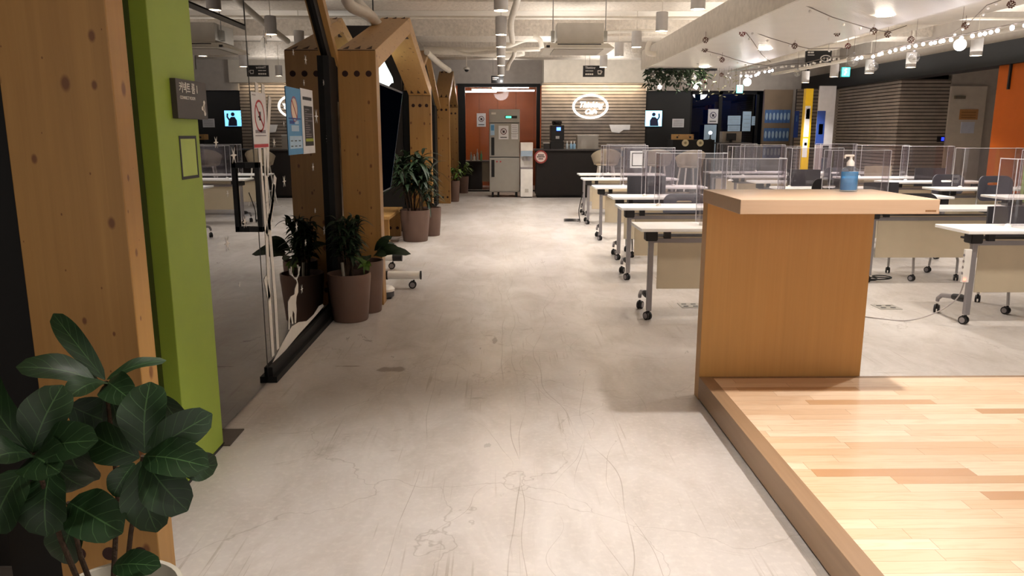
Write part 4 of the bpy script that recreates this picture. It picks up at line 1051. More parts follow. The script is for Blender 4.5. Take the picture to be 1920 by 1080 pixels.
# ---------------------------------------------------------------- refrigerator, water cooler, counter
fx0, fx1, fy, fd = -.27, .41, 17.4, .75
fr = thing('refrigerator', 'tall two-door stainless steel commercial refrigerator at the aisle end', 'refrigerator', (.07, 17.7, 0))
MB().box(fx0, fx1, fy+.03, fy+fd, .12, 1.94).build('body', fridgem, fr, bevel=.004)
MB().box(fx0+.008, fx1-.008, fy+.01, fy+.032, .15, 1.93).build('door_gasket', rubber, fr)
MB().box(fx0, fx1, fy, fy+.03, 1.655, 1.94).build('header_panel', fridgem, fr, bevel=.004)
d1 = MB().box(fx0+.005, fx1-.005, fy-.005, fy+.028, .905, 1.64).build('door', fridgem, fr, bevel=.006)
d2 = MB().box(fx0+.005, fx1-.005, fy-.005, fy+.028, .14, .885).build('door', fridgem, fr, bevel=.006)
MB().box(fx0+.045, fx0+.115, fy-.02, fy-.004, .94, 1.33).build('handle', black, d1, bevel=.003)
MB().box(fx0+.045, fx0+.115, fy-.02, fy-.004, .46, .84).build('handle', black, d2, bevel=.003)
MB().box(fx0+.35, fx0+.62, fy-.006, fy, 1.745, 1.80).build('display', black, fr)
MB().box(fx0+.37, fx0+.49, fy-.008, fy-.005, 1.755, 1.79).build('display_digits', EM('green_led', '#30d080', 2.5), fr)
MB().box(fx0+.05, fx0+.15, fy-.005, fy, 1.83, 1.87).build('maker_plate', P('plate', '#cfcac2', .4), fr)
mb = MB(); [mb.cyl((x, y, 0), (x, y, .12), .022, 12) for x in (fx0+.07, fx1-.07, fx0+.2) for y in (fy+.08, fy+.65)]; mb.build('feet', rubber, fr)
def notice(label, x0, x1, y, z0, z1, ringm=red, name='notice'):
    t = thing(name, label, 'notice', ((x0+x1)/2, y, z0))
    MB().box(x0, x1, y-.002, y, z0, z1).build('sheet', paper, t)
    w = x1-x0; h = z1-z0; mb = MB(); n = 24; xc = (x0+x1)/2; zc = z0+h*.58
    mb.ringshape([(xc+w*.32*math.cos(2*PI*k/n), y-.0025, zc+w*.32*math.sin(2*PI*k/n)) for k in range(n)], [(xc+w*.25*math.cos(2*PI*k/n), y-.0025, zc+w*.25*math.sin(2*PI*k/n)) for k in range(n)], (0, -.001, 0))
    mb.tube([(xc-w*.2, y-.003, zc+w*.2), (xc+w*.2, y-.003, zc-w*.2)], w*.03, 4)
    mb.build('ring_symbol', ringm, t)
    mb = MB(); mb.box(xc-w*.1, xc+w*.12, y-.0035, y-.002, zc-w*.14, zc+w*.1); mb.box(xc-w*.33, xc+w*.33, y-.003, y-.002, z0+h*.12, z0+h*.18); mb.build('print', ink, t)
    return t
nred = P('dull_maroon', '#5a2a2c', .6)
notice('white notice with ringed symbol in the middle of the upper refrigerator door', fx0+.21, fx0+.43, fy-.006, 1.29, 1.585, nred)
t = thing('notice', 'stack of small white notes at the upper right of refrigerator door', 'notice', (fx0+.57, fy, 1.27))
MB().box(fx0+.49, fx0+.64, fy-.009, fy-.006, 1.42, 1.62).build('sheet', paper, t); MB().box(fx0+.49, fx0+.64, fy-.009, fy-.006, 1.29, 1.41).build('sheet', paper, t)
mb = MB(); [mb.box(fx0+.51, fx0+.62, fy-.0105, fy-.009, z, z+.008) for z in (1.58, 1.54, 1.5, 1.46, 1.38, 1.34)]; mb.build('print', P('grey_print', '#777077', .6), t)
t = thing('notice', 'narrow pale blue note at the upper left of the refrigerator door', 'notice', (fx0+.08, fy, 1.4))
MB().box(fx0+.03, fx0+.12, fy-.009, fy-.006, 1.38, 1.62).build('sheet', lblue, t); MB().box(fx0+.04, fx0+.11, fy-.0105, fy-.009, 1.48, 1.6).build('print', blue, t)
notice('white ringed notice on the orange-panelled wall left of the refrigerator', -.6, -.38, 19.2698, 1.58, 1.9, nred)
mb = MB(); mb.cyl((fx0+.17, fy-.006, .80), (fx0+.17, fy-.009, .80), .018, 12); mb.cyl((fx0+.25, fy-.006, .80), (fx0+.25, fy-.009, .80), .018, 12)
mb.build('round_stickers', red, d2)

wc = thing('water_cooler', 'slim white floor-standing water cooler beside the refrigerator', 'water cooler', (.56, 17.5, 0))
x0, x1 = .425, .70; y0 = 17.3
MB().box(x0, x1, y0, y0+.38, .02, .64).build('lower_body', clamp, wc, bevel=.008)
MB().box(x0, x1, y0+.1, y0+.38, .64, 1.22).build('back_body', clamp, wc)
MB().box(x0, x1, y0, y0+.1, 1.04, 1.22).build('head', clamp, wc, bevel=.006)
MB().box(x0+.01, x1-.01, y0+.005, y0+.1, .92, 1.04).build('control_panel', P('cooler_blue', '#a9bcd0', .3), wc)
MB().box(x0, x1, y0, y0+.1, .64, .68).build('drip_tray', P('grey_plastic', '#8b8486', .5), wc)
mb = MB(); [mb.box(x, x+.05, y0+.02, y0+.08, .82, .92) for x in (x0+.07, x0+.16)]; mb.build('tap', P('grey_plastic', '#8b8486', .5), wc)
MB().box(x0+.1, x0+.18, y0-.002, y0, .12, .2).build('logo_plate', P('pale_grey', '#bdb8b0', .5), wc)
mb = MB(); mb.box(x0+.02, x1-.02, y0+.02, y0+.36, 0, .02); mb.build('base', rubber, wc)

co = thing('service_counter', 'long matte black service counter below the oval cafe sign', 'counter', (2.1, 17.6, 0))
MB().box(.78, 3.3, 17.32, 18.0, .06, 1.04).build('front_panel', P('counter_black', '#1a1513', .6, 0, .3), co)
MB().box(.74, 3.34, 17.28, 18.04, 1.04, 1.075).build('worktop', P('counter_top', '#2b2523', .35), co, bevel=.003)
MB().box(.8, 3.28, 17.36, 17.96, 0, .06).build('plinth', blackm, co)
sgn = thing('round_sign', 'round red-rimmed notice hung on the left end of black counter', 'sign', (.84, 17.27, .85))
pcn = at(1014, 294, 17.26)
MB().cyl((pcn.x, 17.27, pcn.z), (pcn.x, 17.25, pcn.z), .145, 36).build('rim', P('red_rim', '#8e2f2c', .5), sgn, smooth=True)
MB().cyl((pcn.x, 17.252, pcn.z), (pcn.x, 17.247, pcn.z), .112, 36).build('face', P('sign_pinkish', '#dcc4bc', .6), sgn, smooth=True)
mb = MB()
for j, (wn, z) in enumerate(((4, .04), (5, 0), (3, -.045))):
    for k in range(wn): x = pcn.x+(k-(wn-1)/2)*.034; mb.box(x-.014, x+.014, 17.243, 17.248, pcn.z+z-.012, pcn.z+z+.012)
mb.build('print', ink, sgn)
# coffee machine
cm = thing('coffee_machine', 'black coffee machine with small blue screen on the cafe counter', 'coffee machine', (1.25, 17.6, 1.075))
x0, x1 = 1.10, 1.40
MB().box(x0, x1, 17.45, 17.85, 1.075, 1.24).build('base', black, cm, bevel=.006)
MB().box(x0, x1, 17.42, 17.85, 1.26, 1.6).build('body', black, cm, bevel=.012)
MB().lathe([(.1, 1.6), (.12, 1.68), (.115, 1.69), (.01, 1.69)], ((x0+x1)/2, 17.65, 0), 20).build('bean_hopper', P('smoked', '#2a2422', .2), cm, smooth=True)
MB().box(x0+.13, x0+.22, 17.412, 17.42, 1.48, 1.55).build('screen', EM('blue_screen', '#2a48ff', 5), cm)
MB().box(x0+.11, x0+.19, 17.38, 17.43, 1.30, 1.36).build('spout', steel, cm); MB().box(x0+.02, x1-.02, 17.425, 17.8, 1.235, 1.265).build('neck', black, cm)
t = thing('paper_holder', 'small white paper holder left of the coffee machine', 'holder', (1.0, 17.5, 1.075))
MB().box(.95, 1.08, 17.5, 17.62, 1.075, 1.2).build('box', P('holder_dark', '#2c2624', .5), t); MB().box(.94, 1.09, 17.49, 17.63, 1.2, 1.215).build('lid', clamp, t)
for i, (x, lb) in enumerate(((1.47, 'left pump bottle right of the coffee machine'), (1.56, 'pale blue pump bottle between coffee machine and clear box'), (1.63, 'small bottle touching the clear box on cafe counter'))):
    t = thing('pump_bottle', lb, 'bottle', (x, 17.45, 1.075), group='bottles beside the coffee machine')
    MB().lathe([(.028, 0), (.032, .01), (.032, .1), (.012, .125)], (x, 17.45, 1.075), 14).build('bottle', P('bottle_blue', '#7fa3bd', .3) if i else P('bottle_clear', '#9da6aa', .3), t, smooth=True)
    MB().cyl((x, 17.45, 1.2), (x, 17.45, 1.25), .01, 8).build('pump', clamp, t)
t = thing('acrylic_box', 'clear box with papers standing on the cafe counter below the oval sign', 'box', (1.93, 17.5, 1.075))
MB().box(1.7, 2.17, 17.45, 17.75, 1.077, 1.38).build('box', GL('cloudy_acrylic', '#d5d0ca', .08, .6, .05, .4, '#b8b0a4'), t)
mb = MB(); mb.tube([(1.7, 17.45, 1.38), (2.17, 17.45, 1.38), (2.17, 17.75, 1.38), (1.7, 17.75, 1.38), (1.7, 17.45, 1.38)], .006, 6); mb.build('rim', clamp, t)
MB().box(1.78, 1.9, 17.46, 17.48, 1.08, 1.28).build('papers', paper, t)
MB().prism([(2.56, 18.59, 1.62), (2.62, 18.59, 1.45), (2.8, 18.59, 1.43), (2.9, 18.59, 1.5), (3.05, 18.59, 1.5), (3.06, 18.59, 1.62)], None, (0, -.01, 0)).build('paper_sheet', paper, label='torn-edged white sheet on the striped wall right of oval sign', cat='paper')
# oval neon sign
lg = thing('illuminated_sign', 'glowing white oval sign reading Thinking Cafe on the striped wall', 'sign', (2.1, 18.55, 1.75))
glow = EM('sign_glow', '#fffaf0', .9); xc, zc, ys = 2.1, 2.04, 18.54; n = 60
mb = MB(); mb.ringshape([(xc+.425*math.cos(2*PI*k/n), ys, zc+.285*math.sin(2*PI*k/n)) for k in range(n)], [(xc+.375*math.cos(2*PI*k/n), ys, zc+.238*math.sin(2*PI*k/n)) for k in range(n)], (0, .03, 0)); mb.build('oval_ring', glow, lg)
txt('Thinking', .185, glow, lg, 'upper_lettering', (xc, ys, zc+.035), 'front', 'CENTER', .012, .005, shear=.35, sx=.88)
txt('Cafe', .15, glow, lg, 'lower_lettering', (xc+.0, ys, zc-.125), 'front', 'CENTER', .012, .006, shear=.35)
# LED cove washing the striped wall from above
l = bpy.data.lights.new('cove_light', 'AREA'); l.shape = 'RECTANGLE'; l.size = 2.3; l.size_y = .05; l.energy = 8; l.color = (1, .82, .58); o = bpy.data.objects.new('cove_light', l); COL.objects.link(o); o.location = (2.15, 18.42, 2.55); o.rotation_euler = (math.radians(18), 0, 0)

# things in the room behind the refrigerator
dk = thing('desk', 'dark desk with a cream front panel inside the orange room', 'desk', (-.6, 20.2, 0))
MB().box(-.95, -.1, 19.9, 20.6, .70, .73).build('desktop', P('desk_grey', '#6b6560', .4), dk); MB().box(-.93, -.5, 19.95, 20.5, 0, .7).build('drawer_unit', dark, dk); MB().box(-.5, -.12, 19.98, 20.0, .2, .7).build('front_panel', cream, dk)
for i, (x, h, c_) in enumerate(((-.78, .22, '#8a8f8a'), (-.62, .3, '#a0a4a0'), (-.52, .25, '#4f8a5a'), (-.7, .16, '#c8c8c0'))):
    MB().lathe([(.028, 0), (.028, h*.6), (.01, h*.75), (.01, h)], (x, 20.1, .73), 12).build('bottle', P('btl%d' % i, c_, .3), smooth=True, label=['grey', 'tall pale', 'green', 'short white'][i]+' bottle on the desk inside the orange room', cat='bottle', group='bottles on the orange room desk')
mb = None
for i, (xa, xb, y, z) in enumerate(((-.75, .15, 19.9, 2.5), (-.25, .72, 20.2, 2.58), (-.9, -.1, 19.6, 2.44), (-.25, .84, 19.65, 2.47))):
    t = thing('tube_light', ['leftmost upper', 'uppermost', 'lower left', 'lower right'][i]+' fluorescent tube light in the orange room', 'lamp', ((xa+xb)/2, y, z), group='tube lights in the orange room')
    MB().box(xa, xb, y-.02, y+.02, z, z+.02).build('housing', white, t); MB().cyl(((xa+xb)/2, y, z+.02), ((xa+xb)/2, y, 2.8), .004, 6).build('wire', steel, t); MB().cyl((xa+.02, y, z-.012), (xb-.02, y, z-.012), .014, 10).build('tube', EM('tube_on', '#fff6ea', 26), t)

# reception zone right of cafe
tvm, N_, L_, b_ = mat('screen_picture'); tc = N_.new('ShaderNodeTexCoord').outputs['Object']; nn = noise(N_, L_, tc, 3, 2)
cc_ = mixc(N_, L_, nn, lin('#3aa0ff'), lin('#9fe6ff')); L_.new(cc_, b_.inputs['Emission Color']); b_.inputs['Emission Strength'].default_value = 1.6; b_.inputs['Base Color'].default_value = (0, 0, 0, 1)
t = thing('wall_screen', 'small wall screen with blue picture of a person in dark clothes', 'screen', (3.6, 18.68, 1.58))
MB().box(3.40, 3.83, 18.64, 18.69, 1.57, 1.96).build('housing', black, t); MB().box(3.415, 3.815, 18.636, 18.64, 1.585, 1.945).build('picture', tvm, t)
mb = MB(); mb.sphere((3.62, 18.634, 1.86), .045, 12, 1, .05); mb.prism([(3.53, 18.633, 1.59), (3.74, 18.633, 1.59), (3.72, 18.633, 1.74), (3.66, 18.633, 1.80), (3.58, 18.633, 1.80), (3.53, 18.633, 1.72)], None, (0, -.002, 0)); mb.tube([(3.70, 18.632, 1.72), (3.75, 18.632, 1.8), (3.74, 18.632, 1.88)], .02, 6)
mb.build('pictured_person', P('picture_navy', '#1a2048', .6), t)
t = thing('notice', 'white paper on the black wall right of the small screen', 'notice', (4.2, 18.7, 1.56)); MB().box(4.08, 4.36, 18.69, 18.695, 1.56, 1.76).build('sheet', paper, t)
mb = MB(); [mb.box(4.11, 4.33, 18.687, 18.69, 1.6+.03*k, 1.607+.03*k) for k in range(5)]; mb.build('print', P('grey_print', '#777077', .6), t)
t = thing('console', 'black console with two round cream discs on its front', 'console', (4.2, 17.4, 0))
qa = at(1262, 262, 17.2); qb = at(1340, 262, 17.2)
MB().box(qa.x, qb.x+.0, 17.2, 17.8, 0, 1.28).build('cabinet', blackm, t)
for u in (1285, 1313):
    q = at(u, 268, 17.19); mb = MB(); mb.cyl((q.x, 17.2, q.z), (q.x, 17.185, q.z), .075, 28); mb.build('disc', P('cream_disc', '#cdc2a0', .5), t, smooth=True)
    MB().cyl((q.x, 17.186, q.z), (q.x, 17.18, q.z), .03, 20).build('disc_mark', P('tan_mark', '#8a7c5c', .5), t)
q0 = at(1263, 258, 17.25); q1 = at(1301, 250, 17.25)
t = thing('wooden_case', 'small wooden case with two dark knobs on top of the black console', 'box', ((q0.x+q1.x)/2, 17.3, 1.28))
MB().box(q0.x, q1.x, 17.25, 17.5, 1.281, 1.40).build('case', sprucelt, t); mb = MB(); [mb.cyl((x, 17.25, 1.335), (x, 17.235, 1.335), .022, 14) for x in (q0.x+.08, q1.x-.08)]; mb.build('knob', ink, t)
q0 = at(1340, 275, 16.6); q1 = at(1395, 262, 16.6)
t = thing('reception_desk', 'black reception desk before the blue glass doors', 'desk', ((q0.x+q1.x)/2, 16.9, 0))
MB().box(4.72, 5.3, 16.6, 17.1, 0, 1.2).build('body', blackm, t); MB().box(4.68, 5.34, 16.56, 17.14, 1.2, 1.225).build('worktop', P('counter_top', '#2b2523', .35), t)
t = thing('desk_lamp', 'small desk gadget with a glowing white disc on the console', 'lamp', (4.62, 17.4, 1.28))
q = at(1332, 249, 17.4); MB().cyl((q.x, 17.4, 1.28), (q.x, 17.4, q.z), .012, 8).build('stem', black, t); MB().cyl((q.x, 17.4, 1.281), (q.x, 17.4, 1.295), .04, 14).build('base', black, t)
MB().cyl((q.x, 17.42, q.z), (q.x, 17.39, q.z), .035, 18).build('disc', EM('disc_glow', '#e8ecff', 4), t)
t = thing('monitor', 'black monitor standing on the reception desk', 'monitor', (5.0, 16.8, 1.225)); MB().box(4.86, 5.06, 16.8, 16.83, 1.27, 1.42).build('screen', black, t); MB().box(4.94, 4.98, 16.8, 16.86, 1.225, 1.3).build('stand', black, t)
t = thing('cardboard_box', 'open cardboard box behind the monitor on reception desk', 'box', (5.1, 16.95, 1.225)); MB().box(4.78, 5.2, 16.88, 17.08, 1.226, 1.46).build('box', P('cardboard_grey', '#8c8378', .8), t)
# rollup banner and door notices on glass
t = thing('roll_up_banner', 'pale blue roll-up banner inside the dark glass doorway', 'banner', (4.95, 18.6, 0)); MB().box(4.83, 5.12, 18.6, 18.61, .1, 1.62).build('sheet', lblue, t); MB().box(4.8, 5.15, 18.55, 18.66, 0, .1).build('base', black, t)
notice('round ringed sticker sheet on the dark glass door', 4.9, 5.14, 18.59, 1.65, 1.98, P('purple_ring', '#4a4468', .6))
for i, (u0, u1, v0, v1, lb) in enumerate(((1364, 1389, 217, 234, 'upper left'), (1364, 1388, 235, 246, 'lower left'), (1391, 1409, 209, 246, 'tall middle'), (1409, 1420, 218, 235, 'narrow right'))):
    a = at(u0, v1, 18.812); b = at(u1, v0, 18.812)
    t = thing('notice', lb+' pale blue notice on the blue glass door', 'notice', ((a.x+b.x)/2, 18.76, a.z), group='notices on the blue glass door'); MB().box(a.x, b.x, 18.81, 18.8148, a.z, b.z).build('sheet', lblue, t)
    mb = MB(); [mb.box(a.x+.03, b.x-.03, 18.808, 18.81, a.z+(b.z-a.z)*k/5, a.z+(b.z-a.z)*k/5+.006) for k in (1, 2, 3, 4)]; mb.build('print', P('grey_print', '#777077', .6), t)
l = bpy.data.lights.new('office_glow', 'POINT'); l.energy = 14; l.color = (.3, .5, 1); l.shadow_soft_size = .2; o = bpy.data.objects.new('office_glow', l); COL.objects.link(o); o.location = (5.6, 19.4, 2.2)
# blue cards grid on plywood wall
ci = 0
for r in range(3):
    for k in range(7 if r < 2 else 5):
        x = 6.19+.086*k; z = (1.66, 1.24, .84)[r]
        t = thing('information_card', 'blue card with pale oval, %s from the left in the %s row on plywood wall' % (('first', 'second', 'third', 'fourth', 'fifth', 'sixth', 'seventh')[k], ('top', 'middle', 'bottom')[r]), 'card', (x+.04, 18.39, z), group='blue cards pinned to the plywood wall')
        MB().box(x, x+.08, 18.39, 18.4, z, z+.30).build('card', P('card_blue', '#4a6fa8', .6), t)
        MB().lathe([(.001, 0), (.028, .001), (.028, .003), (.001, .004)], (x+.04, 18.388, z+.15), 16, (Matrix.Diagonal((1, 1, 3)).to_3x3() @ Matrix.Rotation(PI/2, 3, 'X'))).build('oval_print', lblue, t)
# yellow post, banner boards
def board(label, name, cat, u0, u1, ytop, Y, m, th=.06, prints=()):
    a = at(u0, ytop, Y); b = at(u1, ytop, Y)
    t = thing(name, label, cat, ((a.x+b.x)/2, Y, 0)); MB().box(a.x, b.x, Y, Y+th, 0, a.z).build('body', m, t, bevel=.003)
    for (f0, f1, z0, z1, pm) in prints: MB().box(a.x+(b.x-a.x)*f0, a.x+(b.x-a.x)*f1, Y-.004, Y, z0, z1).build('poster_print', pm, t)
    return t
grp = P('grey_print', '#777077', .6)
board('slim yellow post carrying white and black notices', 'yellow_post', 'post', 1512, 1526, 166, 15.5, yellow, .12, ((.05, .75, 1.35, 1.95, paper), (.2, .7, 1.7, 1.9, ink), (.05, .7, .95, 1.32, paper), (.25, .6, 1.18, 1.24, ink)))
board('light grey display board with a blue poster, right of the yellow post', 'display_board', 'board', 1538, 1569, 161, 15.3, P('board_grey', '#b9b7ba', .5), .05, ((-.05, .45, 1.2, 1.85, navy), (0, .42, .35, 1.18, P('pale_pink', '#b9aaa8', .6)), (.45, .8, .95, 1.18, ink), (.4, .75, .7, .94, P('slate_blue', '#3f4c68', .6)), (.1, .36, 1.4, 1.6, lblue)))
t = thing('wall_poster', 'tall navy blue poster on striped wall left of the yellow post', 'poster', (6.75, 17.38, 1.2)); a = at(1487, 258, 17.38); b = at(1499, 208, 17.38)
MB().box(a.x, b.x, 17.375, 17.385, a.z, b.z).build('sheet', navy, t); MB().box(a.x+.04, b.x-.04, 17.372, 17.375, a.z+.35, b.z-.1).build('poster_print', P('mid_blue', '#4a78b0', .6), t)
t = thing('banner', 'pale green and white banner strip behind the display board', 'banner', (6.3, 16, .5)); a = at(1524, 330, 16); b = at(1538, 205, 16); MB().box(a.x, b.x, 16, 16.01, 0, b.z).build('sheet', P('pale_teal', '#7d9a9c', .6), t)
oc = thing('orange_column', 'square orange painted column at the right', 'column', (7.3, 10.8, 0))
MB().box(7.06, 7.5, 10.42, 11.2, 0, 2.36).build('shaft', orangecol, oc, bevel=.004); MB().box(7.03, 7.06, 10.9, 10.93, 2.02, 2.36).build('cable_clip', blackm, oc)
t = thing('display_board', 'light green panel at the extreme right edge', 'panel', (6.55, 9.7, 0)); MB().box(6.62, 6.9, 9.7, 9.76, 0, 1.35).build('board', P('pale_green', '#a3bd6a', .5), t)
t = thing('notice', 'tan printed sign on the cream door', 'sign', (8.3, 13.9, 1.68)); MB().box(8.17, 8.50, 13.92, 13.93, 1.66, 1.84).build('sheet', P('tan_sign', '#a87848', .6), t); mb = MB(); [mb.box(8.2, 8.46, 13.917, 13.92, z, z+.012) for z in (1.69, 1.73, 1.78)]; mb.build('print', P('brown_ink', '#7a5228', .6), t)
t = thing('notice', 'pale blue paper below the tan sign on cream door', 'notice', (8.3, 13.9, 1.4)); MB().box(8.22, 8.46, 13.92, 13.93, 1.42, 1.62).build('sheet', P('pale_paper', '#b7bccb', .6), t)
t = thing('card_reader', 'small dark wall reader with a blue light by the cream door', 'reader', (7.9, 13.9, 1.27)); MB().box(7.84, 7.95, 13.94, 13.98, 1.27, 1.37).build('case', black, t); MB().box(7.9, 7.945, 13.935, 13.94, 1.29, 1.35).build('indicator', EM('blue_dot', '#1420c0', 2), t)

# ---------------------------------------------------------------- ceiling fixtures
def make_lamp(r=.068, h=.21, cl=.78):
    t = thing('cylinder_downlight', 'x', 'ceiling lamp')
    MB().lathe([(r*.93, .006), (r, .0), (r, h-.004), (r*.9, h), (.001, h)], (0, 0, 0), 26).build('lamp_housing', P('lamp_grey_white', '#bdb9b6', .45), t, smooth=True)
    MB().cyl((0, 0, .006), (0, 0, .012), r*.93, 26).build('light_disc', lampon, t)
    MB().cyl((0, 0, h), (0, 0, cl), .004, 6).build('cord', pipem, t)
    return t
l0 = make_lamp(cl=.78); l1 = make_lamp(cl=.98); k = 0
nm = ['nearest', 'second nearest', 'third nearest', 'fourth nearest', 'fifth nearest', 'sixth nearest', 'seventh nearest', 'eighth nearest']
for row, lst, rn in ((AISLE, 'hanging over the aisle', 'aisle'), (ROW2, 'in the row over the left desk block', 'r2'), (ROW3, 'in the row below black bulkhead at right', 'r3')):
    vis = [p for p in row]
    for i, p in enumerate(vis):
        pr_ = l1 if rn == 'r3' else l0; o = pr_ if (k == 0 or (rn == 'r3' and i == 0)) else dup(pr_, p); o.location = p; k += 1
        o['label'] = '%s grey-white cylinder downlight %s' % (nm[i].capitalize(), lst); o['group'] = 'grey-white cylinder downlights'
# air conditioner
ac = thing('air_conditioner', 'white ceiling cassette air conditioner above the cafe end', 'air conditioner', (.91, 9.8, 2.36))
MB().box(.66, 1.22, 9.5, 10.15, 2.47, 2.70).build('body', P('ac_white', '#c9c2b6', .5), ac, bevel=.01)
mb = MB(); mb.prism([(.50, 9.35, 2.40), (1.33, 9.35, 2.40), (1.26, 9.42, 2.46), (.57, 9.42, 2.46)], None, (0, .9, 0)); mb.build('grille_panel', P('ac_panel', '#dcd6ca', .45), ac)
mb = MB(); mb.box(.66, 1.17, 9.345, 9.36, 2.437, 2.447); mb.box(.53, .57, 9.345, 9.36, 2.405, 2.43); mb.build('air_slot', ink, ac)
mb = MB(); mb.box(.62, 1.21, 9.45, 10.15, 2.392, 2.40); mb.build('intake_grille', P('intake', '#a8a196', .6), ac)
for x in (.62, 1.25):
    mb = MB(); mb.cyl((x, 9.6, 2.62), (x, 9.6, 3.32), .006, 6); mb.build('hanger_rod', steel, ac)
    mb = MB(); mb.box(x-.02, x+.02, 9.58, 9.66, 2.5, 2.62); mb.build('hanger_bracket', P('galv', '#8f8a80', .5, .4), ac)
# pipes
def pipe(pts, r, label, group='white painted ceiling pipes', sm=True):
    P_ = [Vector(p) for p in pts]; out = []
    for i in range(len(P_)-1):
        p0 = P_[max(i-1, 0)]; p1 = P_[i]; p2 = P_[i+1]; p3 = P_[min(i+2, len(P_)-1)]
        for k in range(5):
            t = k/5; out.append(.5*((2*p1)+(p2-p0)*t+(2*p0-5*p1+4*p2-p3)*t*t+(3*p1-p0-3*p2+p3)*t**3))
    out.append(P_[-1]); return MB().tube(out, r, 10).build('ceiling_pipe', pipem, label=label, cat='pipe', group=group, smooth=True)
pipe([at(640, -40, 7.2), at(655, 8, 7.4), at(690, 28, 7.8), at(720, 60, 9.0), at(735, 80, 9.8)], .055, 'thick white insulated pipe curving above the television nook')
pipe([at(655, -40, 7.6), at(668, 0, 7.8), at(700, 32, 8.6), at(712, 48, 9.2)], .045, 'second thick white pipe beside the curving one above television nook')
pipe([at(974, -30, 8.5), at(970, 0, 8.9), at(958, 42, 9.6), at(961, 78, 10.8)], .038, 'white pipe hanging just right of the aisle downlights')
pipe([(-4, 10.75, 2.93), (9, 10.75, 2.93)], .02, 'straight thin white pipe across the ceiling before the grey beam')
pipe([(-4, 14.2, 2.84), (-1, 14.2, 2.86), (0, 14.3, 2.80), (.4, 14.2, 2.84)], .07, 'fat white insulated duct crossing at the far left')
pipe([at(800, 95, 14.5), at(850, 98, 14.5), at(935, 90, 14.5), at(980, 75, 14.5), at(1008, 68, 14.2)], .05, 'sagging white pipe rising to the air conditioner')
pipe([at(850, 95, 14), at(880, 102, 14), at(940, 95, 13.8), at(1012, 92, 13.5)], .035, 'lower sagging white pipe before the grey wall')
pipe([at(965, 95, 13), at(963, 105, 13.2), at(955, 118, 13.4), at(951, 130, 13.5)], .035, 'short white pipe bending down beside aisle lamps')
pipe([at(1000, 68, 11), at(1012, 75, 11), at(1016, 90, 11)], .035, 'short curved pipe at the left side of the air conditioner')
pipe([at(800, 98, 13.2), at(825, 120, 14), at(842, 132, 14.6)], .05, 'slanting white pipe above the far gable frame')
pipe([at(1140, 60, 12.5), at(1200, 58, 12.3), at(1250, 60, 12.2)], .03, 'white pipe right of the air conditioner')
pipe([at(1218, 78, 12), at(1214, 98, 12), at(1234, 101, 12), at(1242, 90, 12)], .04, 'short U-shaped white pipe beside the raft')
pipe([(4.9, 17, 2.75), (5.0, 14, 2.72), (5.05, 11, 2.7), (5.1, 8, 2.72), (5.2, 4, 2.75)], .05, 'long white pipe under the right ceiling, running toward the camera')
pipe([(5.3, 15.5, 2.55), (5.32, 12, 2.52), (5.4, 9, 2.5), (5.5, 6, 2.5)], .028, 'lower thin white conduit beside the bulkhead')
mb = MB(); a = at(1610, 50, 8.6)
B('air_duct', ceils, 4.3, 4.95, 6.5, 9.0, 2.62, 2.95, label='boxy white air duct right of the ceiling raft', cat='duct')
# dome cameras
def dome(u, v, Y, lb):
    p = at(u, v, Y); t = thing('dome_camera', lb, 'security camera', p)
    MB().lathe([(.045, .04), (.06, .03), (.06, 0), (.055, -.005)], p, 18).build('housing', clamp, t, smooth=True); MB().sphere((p.x, p.y, p.z-.01), .045, 14).build('lens_dome', black, t, smooth=True)
    MB().cyl((p.x, p.y, p.z+.04), (p.x, p.y, 3.32), .008, 8).build('mount', pipem, t)
dome(875, 130, 16.5, 'white dome security camera before the grey wall left of the aisle lamps')
# hanging signs
def hsign(label, u0, u1, v0, v1, Y, fn):
    a = at(u0, v1, Y); b = at(u1, v0, Y); t = thing('hanging_sign', label, 'sign', ((a.x+b.x)/2, Y, a.z))
    MB().box(a.x, b.x, Y, Y+.03, a.z, b.z).build('board', P('sign_black', '#0f0e0e', .5), t)
    mb = MB(); [mb.cyl((x, Y+.015, b.z), (x, Y+.015, 3.32), .003, 6) for x in (a.x+.04, b.x-.04)]; mb.build('wire', steel, t)
    fn(t, a.x, b.x, a.z, b.z, Y-.002); return t
sw = P('sign_lettering', '#c9c5c0', .6)
def f1(t, x0, x1, z0, z1, y):
    w = x1-x0; h = z1-z0
    txt('Thinking', h*.27, sw, t, 'lettering', (x0+w*.1, y, z0+h*.80), bold=.001, sx=1.0); mb = MB(); mb.box(x0+w*.11, x0+w*.26, y, y+.002, z0+h*.49, z0+h*.56); mb.box(x0+w*.28, x0+w*.47, y, y+.002, z0+h*.49, z0+h*.56); [mb.box(x0+w*(.11+.095*k), x0+w*(.185+.095*k), y, y+.002, z0+h*.16, z0+h*.30) for k in range(4)]; mb.build('small_lettering', sw, t)
    mb = MB(); mb.ringshape([(x0+w*a, y, z0+h*b) for a, b in ((.67, .58), (.85, .58), (.84, .22), (.69, .22))], [(x0+w*a, y, z0+h*b) for a, b in ((.695, .52), (.825, .52), (.82, .3), (.71, .3))], (0, .001, 0)); mb.tube([(x0+w*.85, y, z0+h*.54), (x0+w*.9, y, z0+h*.47), (x0+w*.845, y, z0+h*.34)], .004, 6); mb.build('cup_icon', sw, t)
hsign('black hanging Thinking Cafe sign with a cup icon above oval sign', 1093, 1134, 123, 144, 14.4, f1)
